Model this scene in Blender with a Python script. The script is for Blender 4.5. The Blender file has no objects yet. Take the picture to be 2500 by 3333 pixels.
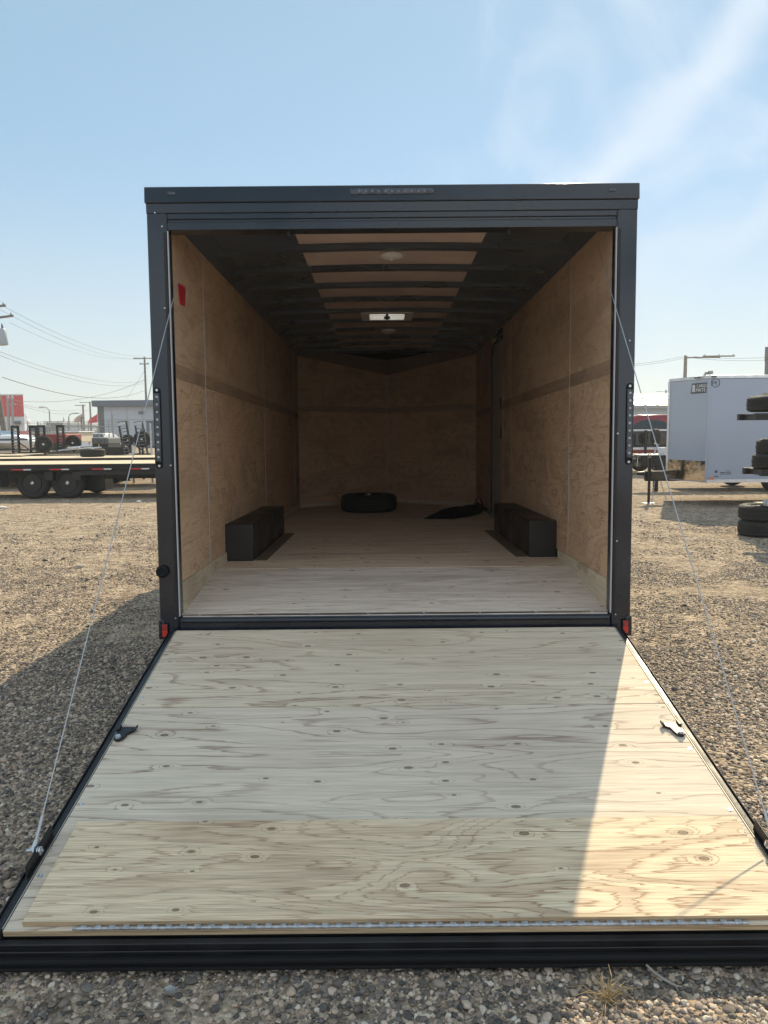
import bpy, bmesh, math, random
from mathutils import Matrix, Vector, noise
import numpy as np
R = math.radians
rnd = random.Random(7)
S = bpy.context.scene
COL = S.collection

# ------------------------------------------------------------------ camera
F, EYE, PITCH, ROLL = 2500.0, 1.58, R(6.1), R(-0.5)
cam = bpy.data.objects.new('camera', bpy.data.cameras.new('camera'))
COL.objects.link(cam)
cam.data.sensor_fit = 'VERTICAL'; cam.data.sensor_height = 36.0
cam.data.lens = F / 3333 * 36.0
cam.data.clip_start = 0.05; cam.data.clip_end = 5000
CM = Matrix.Rotation(math.pi/2 - PITCH, 4, 'X') @ Matrix.Rotation(ROLL, 4, 'Z')
cam.matrix_world = Matrix.Translation((0, 0, EYE)) @ CM
S.camera = cam
C3 = CM.to_3x3()
def ray(x, y): return C3 @ Vector(((x-1250)/F, -(y-1666.5)/F, -1.0))
def at(x, y, Y):                        # pixel of the photograph at forward distance Y
    d = ray(x, y); return Vector((0, 0, EYE)) + d * (Y/d.y)
def atg(x, y, z=0.0):                   # pixel on the horizontal plane z
    d = ray(x, y); return Vector((0, 0, EYE)) + d * ((z-EYE)/d.z)

# ------------------------------------------------------------------ light
SUN_AZ, SUN_EL = R(21.3), R(40.0)       # azimuth measured from +Y towards +X
sdir = Vector((math.sin(SUN_AZ)*math.cos(SUN_EL), math.cos(SUN_AZ)*math.cos(SUN_EL), math.sin(SUN_EL)))
sun = bpy.data.objects.new('sun', bpy.data.lights.new('sun', 'SUN'))
COL.objects.link(sun)
sun.data.energy = 3.3; sun.data.angle = R(0.5); sun.data.color = (1.0, 0.85, 0.59)
sun.rotation_euler = sdir.to_track_quat('Z', 'Y').to_euler()
W = bpy.data.worlds.new('World'); S.world = W; W.use_nodes = True
nt = W.node_tree; nt.nodes.clear()
def nn(t, k, **kw):
    n = t.nodes.new(k)
    for a, b in kw.items(): setattr(n, a, b)
    return n
sky = nn(nt, 'ShaderNodeTexSky', sky_type='NISHITA', sun_disc=False, sun_elevation=SUN_EL, sun_rotation=SUN_AZ)
sky.air_density = 0.5; sky.dust_density = 0.1; sky.ozone_density = 1.0; sky.altitude = 300
bg = nn(nt, 'ShaderNodeBackground'); bg.inputs[1].default_value = 0.12
wo = nn(nt, 'ShaderNodeOutputWorld')
tc = nn(nt, 'ShaderNodeTexCoord')
L = nt.links.new
def wnoise(rot, scl, sc, det, dist, lo, hi):
    mp = nn(nt, 'ShaderNodeMapping'); mp.inputs['Rotation'].default_value = rot; mp.inputs['Scale'].default_value = scl
    no = nn(nt, 'ShaderNodeTexNoise'); no.inputs['Scale'].default_value = sc; no.inputs['Detail'].default_value = det; no.inputs['Distortion'].default_value = dist
    r = nn(nt, 'ShaderNodeMapRange'); r.interpolation_type = 'SMOOTHSTEP'; r.inputs[1].default_value = lo; r.inputs[2].default_value = hi
    L(tc.outputs['Generated'], mp.inputs[0]); L(mp.outputs[0], no.inputs[0]); L(no.outputs[0], r.inputs[0]); return r.outputs[0]
def wdot(v, lo, hi):
    d = nn(nt, 'ShaderNodeVectorMath', operation='DOT_PRODUCT'); d.inputs[1].default_value = Vector(v).normalized()
    r = nn(nt, 'ShaderNodeMapRange'); r.interpolation_type = 'SMOOTHSTEP'; r.inputs[1].default_value = lo; r.inputs[2].default_value = hi
    L(tc.outputs['Generated'], d.inputs[0]); L(d.outputs['Value'], r.inputs[0]); return r.outputs[0]
def wmul(a, b):
    m = nn(nt, 'ShaderNodeMath', operation='MULTIPLY')
    for i, x in enumerate((a, b)):
        if isinstance(x, (int, float)): m.inputs[i].default_value = x
        else: L(x, m.inputs[i])
    return m.outputs[0]
def wmix(a, col, f):
    m = nn(nt, 'ShaderNodeMix', data_type='RGBA'); L(a, m.inputs[6]); m.inputs[7].default_value = (*col, 1)
    if isinstance(f, (int, float)): m.inputs[0].default_value = f
    else: L(f, m.inputs[0])
    return m.outputs[2]
hs = nn(nt, 'ShaderNodeHueSaturation'); hs.inputs['Saturation'].default_value = 1.0; L(sky.outputs[0], hs.inputs['Color'])
c = wmix(hs.outputs[0], (1.62, 2.55, 3.0), .66)                                   # thin high haze over the whole sky
# wisps of cirrus, streaks rising to the right, under the sun
ax = Vector((0.52, 0.80, 0.16)); bx = Vector((0.50, 0.72, 0.47))
nrm = ray(1950, 560).cross(ray(2480, 0)).normalized()
dd = nn(nt, 'ShaderNodeVectorMath', operation='DOT_PRODUCT'); dd.inputs[1].default_value = nrm; L(tc.outputs['Generated'], dd.inputs[0])
wob = nn(nt, 'ShaderNodeTexNoise'); wob.inputs['Scale'].default_value = 5; wob.inputs['Detail'].default_value = 6; L(tc.outputs['Generated'], wob.inputs[0])
wo1 = nn(nt, 'ShaderNodeMath', operation='MULTIPLY_ADD'); wo1.inputs[1].default_value = .13; L(wob.outputs[0], wo1.inputs[0]); L(dd.outputs['Value'], wo1.inputs[2])
ab = nn(nt, 'ShaderNodeMath', operation='SUBTRACT'); ab.inputs[1].default_value = .065; L(wo1.outputs[0], ab.inputs[0])
ab2 = nn(nt, 'ShaderNodeMath', operation='ABSOLUTE'); L(ab.outputs[0], ab2.inputs[0])
st = nn(nt, 'ShaderNodeMapRange'); st.interpolation_type = 'SMOOTHSTEP'; st.inputs[1].default_value = .0; st.inputs[2].default_value = .044; st.inputs[3].default_value = 1; st.inputs[4].default_value = 0; L(ab2.outputs[0], st.inputs[0])
c = wmix(c, (4.6, 4.6, 4.7), wmul(wmul(st.outputs[0], wdot(ray(2380, 120), .93, .99)), .38))
wisp = wnoise((0, 0, 0), (3.0, 1.5, 3.0), 2.0, 8, 1.2, .42, .80)
c = wmix(c, (4.2, 4.4, 4.6), wmul(wmul(wisp, wdot(ray(2350, 150), .93, .995)), .38))
lowband = wdot((0, 0, 1), .34, -.02)                                            # smoky warm haze low down
c = wmix(c, (3.2, 3.4, 3.05), wmul(lowband, .8))
# bright clouds added to the unseen sky behind the viewer, to lift the shade
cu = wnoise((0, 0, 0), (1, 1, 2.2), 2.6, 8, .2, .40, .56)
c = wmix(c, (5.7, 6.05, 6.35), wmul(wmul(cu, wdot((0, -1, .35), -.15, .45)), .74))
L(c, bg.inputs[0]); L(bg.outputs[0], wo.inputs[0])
S.view_settings.view_transform = 'Standard'; S.view_settings.look = 'None'
S.view_settings.gamma = 1; S.view_settings.exposure = 1.0
S.view_settings.use_curve_mapping = False
S.cycles.max_bounces = 14; S.cycles.diffuse_bounces = 10; S.cycles.transparent_max_bounces = 12
S.cycles.use_denoising = True; S.cycles.sample_clamp_indirect = 6

# ------------------------------------------------------------------ mesh builder
class MB:
    def __init__(s, M=None): s.v = []; s.f = []; s.m = []; s.uv = []; s.M = M; s.mi = 0; s.cuts = []
    def cut(s):                         # what follows becomes an object of its own
        if s.v and (not s.cuts or s.cuts[-1] != (len(s.v), len(s.f))): s.cuts.append((len(s.v), len(s.f)))
    def add(s, vs, fs, uvs=None):
        o = len(s.v)
        s.v += [tuple(s.M @ Vector(v)) if s.M else tuple(v) for v in vs]
        for i, f in enumerate(fs):
            s.f.append([o+k for k in f]); s.m.append(s.mi)
            s.uv.append(uvs[i] if uvs else None)
    def box(s, x0, x1, y0, y1, z0, z1, grain=0, off=(0, 0)):
        vs = [(x, y, z) for x in (x0, x1) for y in (y0, y1) for z in (z0, z1)]
        fs = [(0,1,3,2), (4,6,7,5), (0,4,5,1), (2,3,7,6), (0,2,6,4), (1,5,7,3)]
        uvs = []
        for f in fs:
            p = [vs[k] for k in f]
            ax = min(range(3), key=lambda a: max(q[a] for q in p)-min(q[a] for q in p))
            o = [a for a in range(3) if a != ax]
            if grain in o: o = [grain] + [a for a in o if a != grain]
            uvs.append([(q[o[0]]+off[0], q[o[1]]+off[1]) for q in p])
        s.add(vs, fs, uvs)
    def hexa(s, p):                     # eight corners, order bottom ring then top ring
        s.add(p, [(3,2,1,0), (4,5,6,7), (0,1,5,4), (1,2,6,5), (2,3,7,6), (3,0,4,7)])
    def prism(s, poly, d):              # polygon (3d points) swept along vector d
        n = len(poly); d = Vector(d)
        vs = [Vector(p) for p in poly] + [Vector(p)+d for p in poly]
        s.add(vs, [tuple(range(n))[::-1], tuple(range(n, 2*n))] + [(i, (i+1) % n, n+(i+1) % n, n+i) for i in range(n)])
    def ring(s, pts, rs, seg=10, caps=True, flat=1.0):
        pts = [Vector(p) for p in pts]; vs = []; n = len(pts)
        if not hasattr(rs, '__len__'): rs = [rs]*n
        up = None
        for i, p in enumerate(pts):
            d = (pts[min(i+1, n-1)] - pts[max(i-1, 0)]).normalized()
            a = Vector((0, 0, 1)) if abs(d.z) < .9 else Vector((1, 0, 0))
            u = d.cross(a).normalized(); w = d.cross(u)
            for k in range(seg):
                t = 2*math.pi*k/seg
                vs.append(p + (u*math.cos(t) + w*math.sin(t)*flat)*rs[i])
        fs = [(i*seg+k, i*seg+(k+1) % seg, (i+1)*seg+(k+1) % seg, (i+1)*seg+k) for i in range(n-1) for k in range(seg)]
        if caps: fs += [tuple(range(seg))[::-1], tuple(range((n-1)*seg, n*seg))]
        s.add(vs, fs)
    def lathe(s, prof, c, ax='z', seg=32, closed=False):   # prof: (radius, height) pairs
        vs = []; n = len(prof)
        for r, h in prof:
            for k in range(seg):
                t = 2*math.pi*k/seg; a, b = r*math.cos(t), r*math.sin(t)
                q = {'z': (a, b, h), 'y': (a, h, b), 'x': (h, a, b)}[ax]
                vs.append((c[0]+q[0], c[1]+q[1], c[2]+q[2]))
        m = n if closed else n-1
        fs = [(i*seg+k, i*seg+(k+1) % seg, ((i+1) % n)*seg+(k+1) % seg, ((i+1) % n)*seg+k) for i in range(m) for k in range(seg)]
        if not closed:
            if prof[0][0] > 1e-5: fs.append(tuple(range(seg))[::-1])
            if prof[-1][0] > 1e-5: fs.append(tuple(range((n-1)*seg, n*seg)))
        s.add(vs, fs)
    def build(s, name, mats, parent=None, world=False, bevel=0, smooth=True, seg=2):
        if s.cuts:
            cs = [(0, 0)] + [c for c in s.cuts if c[0] < len(s.v)] + [(len(s.v), len(s.f))]; first = None
            for (v0, f0), (v1, f1) in zip(cs, cs[1:]):
                q = MB(); q.v = s.v[v0:v1]; q.f = [[k-v0 for k in f] for f in s.f[f0:f1]]; q.m = s.m[f0:f1]; q.uv = s.uv[f0:f1]
                o = q.build(name, mats, parent, world, bevel, smooth, seg); first = first or o
            return first
        me = bpy.data.meshes.new(name)
        vs = s.v
        if world and parent:
            m = Matrix.Identity(4); p = parent
            while p: m = p.matrix_basis @ m; p = p.parent
            mi = m.inverted(); vs = [tuple(mi @ Vector(v)) for v in s.v]
        me.from_pydata(vs, [], s.f)
        if not isinstance(mats, (list, tuple)): mats = [mats]
        for m in mats: me.materials.append(m)
        me.polygons.foreach_set('material_index', s.m)
        if any(u is not None for u in s.uv):
            ul = me.uv_layers.new(name='grain'); k = 0
            for f, u in zip(s.f, s.uv):
                for j in range(len(f)):
                    ul.data[k].uv = u[j] if u else (0, 0); k += 1
        bm = bmesh.new(); bm.from_mesh(me); bmesh.ops.recalc_face_normals(bm, faces=bm.faces); bm.to_mesh(me); bm.free()
        me.update()
        if smooth:
            me.shade_smooth(); me.set_sharp_from_angle(angle=R(35))
        o = bpy.data.objects.new(name, me); COL.objects.link(o)
        if parent: o.parent = parent
        if bevel:
            b = o.modifiers.new('bevel', 'BEVEL'); b.width = bevel; b.segments = seg; b.limit_method = 'ANGLE'; b.angle_limit = R(40)
        return o

def tag(o, label=None, cat=None, group=None, kind=None):
    if label: o['label'] = label
    if cat: o['category'] = cat
    if group: o['group'] = group
    if kind: o['kind'] = kind
    return o
def thing(name, loc, label, cat, group=None, rz=0.0, rx=0.0, kind=None):
    o = bpy.data.objects.new(name, None); COL.objects.link(o)
    o.location = loc; o.rotation_euler = (rx, 0, rz); o.empty_display_size = .1
    o.matrix_basis = Matrix.Translation(loc) @ Matrix.Rotation(rz, 4, 'Z') @ Matrix.Rotation(rx, 4, 'X')
    return tag(o, label, cat, group, kind)
def copy_tree(o, parent=None, label=None):
    c = o.copy(); COL.objects.link(c)
    if parent: c.parent = parent
    if label: c['label'] = label
    for ch in list(o.children): copy_tree(ch, c)
    return c

# ------------------------------------------------------------------ materials
def mat(name, col, rough=.5, metal=0, spec=.5, coat=0, bump=0, bscale=40, var=0, vscale=6, detail=4):
    m = bpy.data.materials.new(name); m.use_nodes = True; t = m.node_tree; b = t.nodes['Principled BSDF']
    b.inputs['Base Color'].default_value = (*col, 1); b.inputs['Roughness'].default_value = rough
    b.inputs['Metallic'].default_value = metal; b.inputs['Specular IOR Level'].default_value = spec
    b.inputs['Coat Weight'].default_value = coat; b.inputs['Coat Roughness'].default_value = .08
    if var or bump:
        tc = nn(t, 'ShaderNodeTexCoord')
    if var:
        n = nn(t, 'ShaderNodeTexNoise'); n.inputs['Scale'].default_value = vscale; n.inputs['Detail'].default_value = detail
        t.links.new(tc.outputs['Object'], n.inputs[0])
        r = nn(t, 'ShaderNodeMapRange'); r.inputs[1].default_value = .3; r.inputs[2].default_value = .7
        r.inputs[3].default_value = 1-var; r.inputs[4].default_value = 1+var
        t.links.new(n.outputs[0], r.inputs[0])
        v = nn(t, 'ShaderNodeVectorMath', operation='SCALE'); v.inputs[0].default_value = col
        t.links.new(r.outputs[0], v.inputs['Scale']); t.links.new(v.outputs[0], b.inputs['Base Color'])
        r2 = nn(t, 'ShaderNodeMapRange'); r2.inputs[1].default_value = .3; r2.inputs[2].default_value = .7
        r2.inputs[3].default_value = max(.03, rough-var*.4); r2.inputs[4].default_value = min(1, rough+var*.4)
        t.links.new(n.outputs[0], r2.inputs[0]); t.links.new(r2.outputs[0], b.inputs['Roughness'])
    if bump:
        n = nn(t, 'ShaderNodeTexNoise'); n.inputs['Scale'].default_value = bscale; n.inputs['Detail'].default_value = 4
        t.links.new(tc.outputs['Object'], n.inputs[0])
        u = nn(t, 'ShaderNodeBump'); u.inputs['Strength'].default_value = bump; u.inputs['Distance'].default_value = .01
        t.links.new(n.outputs[0], u.inputs['Height']); t.links.new(u.outputs[0], b.inputs['Normal'])
    return m

def plywood(name, light, dark, seed=0, stretch=(.55, 3.2), rings=9.0, knots=True, line=.7, kden=.55, kscale=(2.4, 4.2), tone=.5, blot=.35, fine=.25, rough=.75, checks=.55, wobble=.5, sharp=.78, jag=.5):
    """rotary cut fir: contour rings of a stretched height field, bent round the knots; coordinates from the 'grain' UV (metres, u along the grain)"""
    m = bpy.data.materials.new(name); m.use_nodes = True; t = m.node_tree; b = t.nodes['Principled BSDF']
    lk = t.links.new
    def math_(op, a, b_=None, c=None, clamp=False):
        n = nn(t, 'ShaderNodeMath', operation=op); n.use_clamp = clamp
        for i, x in enumerate((a, b_, c)):
            if x is None: continue
            if isinstance(x, (int, float)): n.inputs[i].default_value = x
            else: lk(x, n.inputs[i])
        return n.outputs[0]
    def mr(x, a, b_, c, d, smooth=False):
        n = nn(t, 'ShaderNodeMapRange'); n.interpolation_type = 'SMOOTHSTEP' if smooth else 'LINEAR'
        lk(x, n.inputs[0]); [setattr(n.inputs[i+1], 'default_value', q) for i, q in enumerate((a, b_, c, d))]
        return n.outputs[0]
    def noise_(scale, det, dist=0.0, off=(0, 0, 0)):
        mpn = nn(t, 'ShaderNodeMapping'); mpn.inputs['Scale'].default_value = (*scale, 1); mpn.inputs['Location'].default_value = (off[0]+seed*7.3, off[1]+seed*3.1, off[2]+seed*1.7)
        lk(uv.outputs[0], mpn.inputs[0])
        n = nn(t, 'ShaderNodeTexNoise'); n.inputs['Scale'].default_value = 1; n.inputs['Detail'].default_value = det; n.inputs['Distortion'].default_value = dist
        lk(mpn.outputs[0], n.inputs[0]); return n.outputs[0]
    uv = nn(t, 'ShaderNodeUVMap', uv_map='grain')
    h = noise_(stretch, 2.0, .45)
    wob = noise_((stretch[0]*6, stretch[1]*7), 3.0, .3, (5, 2, 1))
    field = math_('MULTIPLY_ADD', wob, wobble/rings, h)
    jg = noise_((3.2, 120), 2.5, 0, (6, 6, 2)); field = math_('MULTIPLY_ADD', math_('SUBTRACT', jg, .5), jag*2.4/rings, field)   # ragged, flame-like edges along the fibres
    kmask = None
    if knots:
        mpn = nn(t, 'ShaderNodeMapping'); mpn.inputs['Scale'].default_value = (*kscale, 1); mpn.inputs['Location'].default_value = (seed*2.37, seed*1.93, 0)
        lk(uv.outputs[0], mpn.inputs[0])
        vo = nn(t, 'ShaderNodeTexVoronoi', voronoi_dimensions='2D', feature='F1'); vo.inputs['Scale'].default_value = 1; vo.inputs['Randomness'].default_value = .95
        lk(mpn.outputs[0], vo.inputs[0])
        sep = nn(t, 'ShaderNodeSeparateColor'); lk(vo.outputs['Color'], sep.inputs[0])
        keep = math_('LESS_THAN', sep.outputs[0], kden)
        d = vo.outputs['Distance']
        rad = mr(sep.outputs[1], 0, 1, .02, .07)
        g = math_('DIVIDE', d, math_('MULTIPLY', rad, 2.6)); g = math_('POWER', 2.718, math_('MULTIPLY', math_('MULTIPLY', g, g), -1.0))
        g = math_('MULTIPLY', g, keep)
        field = math_('MULTIPLY_ADD', g, .10, field)
        q = math_('DIVIDE', d, rad)
        core = math_('MULTIPLY', mr(q, .55, .95, 1, 0, True), keep)
        rim = math_('MULTIPLY', math_('MULTIPLY', mr(q, .65, .9, 0, 1, True), mr(q, .95, 1.3, 1, 0, True)), keep)
        kmask = (core, rim)
    ph = math_('FRACT', math_('MULTIPLY', field, rings))
    ln = math_('MULTIPLY', mr(ph, sharp, .98, 0, 1, True), mr(ph, .985, 1.0, 1, 0, True))      # late-wood line
    lstr = mr(noise_((.8, 2.4), 2, 0, (1, 9, 3)), .35, .65, .45, 1)
    ln = math_('MULTIPLY', ln, math_('MULTIPLY', lstr, line))
    ph2 = math_('FRACT', math_('MULTIPLY', field, rings*.33))
    band = math_('MULTIPLY', mr(ph2, .45, .6, 0, 1, True), mr(ph2, .93, 1.0, 1, 0, True))
    band = math_('MULTIPLY', band, mr(noise_((1.1, 2.0), 3, .5, (3, 3, 8)), .42, .62, 0, 1, True))
    fib = noise_((6, 230), 3, 0, (2, 4, 4)); fib2 = noise_((1.2, 45), 4, .2, (8, 1, 4))
    blots = noise_((.9, 2.2), 5, .3, (4, 7, 2))
    def mixc(a, b_, f):
        n = nn(t, 'ShaderNodeMix', data_type='RGBA')
        if isinstance(f, (int, float)): n.inputs[0].default_value = f
        else: lk(f, n.inputs[0])
        for i, x in ((6, a), (7, b_)):
            if isinstance(x, tuple): n.inputs[i].default_value = (*x, 1)
            else: lk(x, n.inputs[i])
        return n.outputs[2]
    mid = tuple(a*.45+b_*.55 for a, b_ in zip(light, dark))
    c = mixc(light, mid, math_('MULTIPLY', band, tone))
    c = mixc(c, mid, mr(blots, .45, .75, 0, blot, True))
    c = mixc(c, dark, ln)
    f_ = math_('ADD', mr(fib, .3, .75, -fine*.5, fine*.6), mr(fib2, .35, .7, -fine*.22, fine*.32))
    sc = nn(t, 'ShaderNodeVectorMath', operation='SCALE'); lk(c, sc.inputs[0]); lk(math_('SUBTRACT', 1.0, f_), sc.inputs['Scale'])
    c = sc.outputs[0]
    # dark checks, short and thin along the grain
    chk = mr(noise_((3.0, 120), 2, 0, (9, 9, 1)), .68, .75, 0, checks, True)
    c = mixc(c, tuple(x*.45 for x in dark), chk)
    if kmask:
        c = mixc(c, tuple(x*.5 for x in dark), math_('MULTIPLY', kmask[0], .75))
        c = mixc(c, tuple(x*.22 for x in dark), math_('MULTIPLY', kmask[1], .85))
    lk(c, b.inputs['Base Color'])
    b.inputs['Roughness'].default_value = rough; b.inputs['Specular IOR Level'].default_value = .25
    u = nn(t, 'ShaderNodeBump'); u.inputs['Strength'].default_value = .25; u.inputs['Distance'].default_value = .002
    lk(math_('SUBTRACT', math_('MULTIPLY', fib, .5), ln), u.inputs['Height']); lk(u.outputs[0], b.inputs['Normal'])
    return m

LT, DK = (.60, .52, .40), (.27, .19, .13)
M = {}
M['ply_a'] = plywood('ramp_plywood_top', (.61, .515, .395), (.29, .185, .13), 1, stretch=(.42, 3.0), rings=17, line=.85, tone=.5, kden=.58, kscale=(4.3, 9.5), blot=.5, wobble=.8, fine=.3, jag=.22)
M['ply_b'] = plywood('ramp_plywood_middle', (.61, .525, .42), (.27, .18, .135), 2, stretch=(.36, 2.8), rings=20, line=.95, tone=.3, blot=.4, kden=.55, kscale=(4.2, 8.5), fine=.28, wobble=.9, jag=.15)
M['ply_c'] = plywood('ramp_plywood_flap', (.66, .53, .37), (.30, .175, .105), 3, stretch=(.6, 3.3), rings=24, line=.9, tone=.65, fine=.5, kscale=(4.2, 8.0), kden=.5, blot=.5, checks=1.0, wobble=1.0, jag=.42)
M['ply_d'] = plywood('floor_plywood', (.67, .575, .485), (.29, .185, .135), 4, stretch=(.5, 6), rings=11, fine=.45, tone=.6, kscale=(4, 8), kden=.5)
M['ply_e'] = plywood('floor_plywood_front', (.74, .58, .43), (.30, .19, .13), 5, stretch=(.4, 5), rings=7, fine=.35)
M['ply_w'] = plywood('wall_plywood', (.58, .39, .25), (.19, .115, .07), 6, stretch=(1.2, 2.0), rings=15, knots=False, line=.62, tone=.35, blot=.7, fine=.2, wobble=.9, jag=.4)
M['ply_w2'] = plywood('wall_plywood_upper', (.52, .36, .235), (.18, .11, .07), 7, stretch=(1.2, 1.8), rings=13, knots=False, line=.45, tone=.35, blot=.7, fine=.2, wobble=.9, jag=.35)
M['ply_w3'] = plywood('wall_plywood_strip', (.36, .245, .165), (.16, .10, .065), 8, stretch=(.8, 3), rings=8, knots=False, line=.5)
M['ply_t'] = plywood('baseboard_plywood', (.58, .49, .36), (.26, .18, .11), 9, stretch=(1.6, 2.2), rings=8, knots=False, tone=.9, blot=.2)
M['edge'] = plywood('plywood_edge', (.48, .36, .23), (.20, .12, .07), 10, stretch=(.6, 90), rings=6, knots=False, tone=1, fine=.6)
M['nose'] = mat('brown_nose_trim', (.20, .145, .105), .6, var=.15, vscale=2)
M['ceil'] = mat('tan_ceiling_liner', (.60, .46, .40), .8, var=.12, vscale=3)
M['black'] = mat('black_painted_metal', (.010, .015, .025), .18, spec=.5, coat=.2, var=.25, vscale=2.5)
M['blackm'] = mat('black_satin_steel', (.013, .013, .015), .42, spec=.35, var=.35, vscale=8, bump=.05, bscale=60)
M['ceilm'] = mat('dark_roof_sheet', (.075, .09, .115), .30, metal=.3, var=.3, vscale=2, bump=.25, bscale=2.2)
M['rubber'] = mat('tyre_rubber', (.018, .0175, .017), .8, var=.25, vscale=12, bump=.2, bscale=90)
M['rubber2'] = mat('seal_rubber', (.010, .010, .011), .8, spec=.2)
M['rim'] = mat('black_wheel_rim', (.010, .010, .011), .35, spec=.4)
M['zinc'] = mat('zinc_plated_steel', (.55, .57, .60), .28, metal=1, var=.2, vscale=20)
M['alu'] = mat('aluminium_trim', (.62, .63, .66), .33, metal=1, var=.15, vscale=9)
M['hinge'] = mat('grey_hinge_steel', (.42, .43, .45), .45, metal=.7, var=.3, vscale=60)
M['galv'] = mat('galvanised_coupler', (.42, .45, .48), .42, metal=.85, var=.3, vscale=25)
M['cable'] = mat('steel_wire_rope', (.50, .50, .52), .4, metal=.9, bump=.4, bscale=400)
M['white'] = mat('white_plastic', (.75, .74, .72), .4)
M['vinyl'] = mat('pale_seal', (.42, .42, .44), .5)
M['red'] = mat('red_reflector', (.55, .012, .01), .25, spec=.7, coat=.5)
M['redd'] = mat('dark_red_reflector', (.27, .006, .008), .3, spec=.7, coat=.5)
M['sticker'] = mat('red_sticker', (.62, .03, .045), .4)
M['stickerk'] = mat('sticker_print', (.05, .008, .01), .5)
M['lens'] = mat('clear_lamp_lens', (.05, .055, .07), .2, spec=.45, coat=.15, var=.5, vscale=30)
M['amber'] = mat('amber_lens', (.75, .18, .01), .25, coat=.5)
M['wbox'] = mat('wheel_box_steel', (.015, .012, .010), .45, var=.3, vscale=4)
M['tape_r'] = mat('red_tape', (.50, .03, .03), .4); M['tape_w'] = mat('white_tape', (.62, .64, .66), .4)
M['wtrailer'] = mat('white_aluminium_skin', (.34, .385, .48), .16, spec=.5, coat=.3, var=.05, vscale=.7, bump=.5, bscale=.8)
M['dplate'] = mat('polished_stone_guard', (.62, .56, .48), .12, metal=1, var=.2, vscale=5, bump=.5, bscale=5)
M['plank'] = plywood('deck_planks', (.66, .56, .42), (.36, .27, .18), 12, stretch=(.3, 9), rings=6, knots=False, fine=.3, blot=.3)
M['bgrey'] = mat('blue_grey_cladding', (.085, .11, .155), .6, var=.1, vscale=.6)
M['dgrey'] = mat('dark_grey_cladding', (.10, .11, .12), .6, var=.1, vscale=.5)
M['lgrey'] = mat('pale_wall_cladding', (.42, .46, .52), .6, var=.05, vscale=.4)
M['bred'] = mat('red_cladding', (.52, .05, .06), .55, var=.08, vscale=.6)
M['maroon'] = mat('faded_maroon_paint', (.26, .035, .035), .6, var=.15, vscale=.8)
M['bwhite'] = mat('white_cladding', (.58, .59, .60), .6, var=.06, vscale=.5)
M['roofm'] = mat('cream_metal_roof', (.72, .68, .52), .35, metal=.2)
M['wood'] = mat('weathered_pole_wood', (.17, .15, .13), .85, var=.25, vscale=4, bump=.3, bscale=20)
M['steelg'] = mat('grey_steel_post', (.30, .31, .32), .5, metal=.5)
M['trans'] = mat('grey_transformer_paint', (.34, .38, .42), .4)
M['wire'] = mat('power_line', (.06, .06, .065), .6)
M['carw'] = mat('white_car_paint', (.68, .69, .70), .15, coat=.6); M['carr'] = mat('dark_red_car_paint', (.22, .015, .02), .2, coat=.6)
M['cark'] = mat('black_car_paint', (.012, .013, .016), .15, coat=.7); M['cream'] = mat('cream_paint', (.60, .53, .40), .4)
M['glass'] = mat('dark_glass', (.02, .025, .03), .06, spec=.8)
M['glassb'] = mat('blue_tinted_glass', (.10, .16, .22), .06, spec=.8)
M['needle'] = mat('spruce_needles', (.045, .06, .035), .8, var=.4, vscale=1.5)
M['leaf'] = mat('leaf_green', (.06, .075, .035), .8, var=.4, vscale=.8)
M['bark'] = mat('tree_bark', (.10, .08, .06), .9)
M['straw'] = mat('dry_grass', (.42, .30, .15), .8, var=.3, vscale=30)
M['paper'] = mat('white_scrap', (.68, .68, .66), .7)
M['steam'] = mat('steam_white', (.85, .86, .88), 1.0)
M['dirtc'] = mat('bare_dirt', (.22, .16, .11), .95, var=.2, vscale=1)
M['door'] = mat('pale_grey_door_skin', (.36, .31, .26), .5, var=.08)

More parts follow.
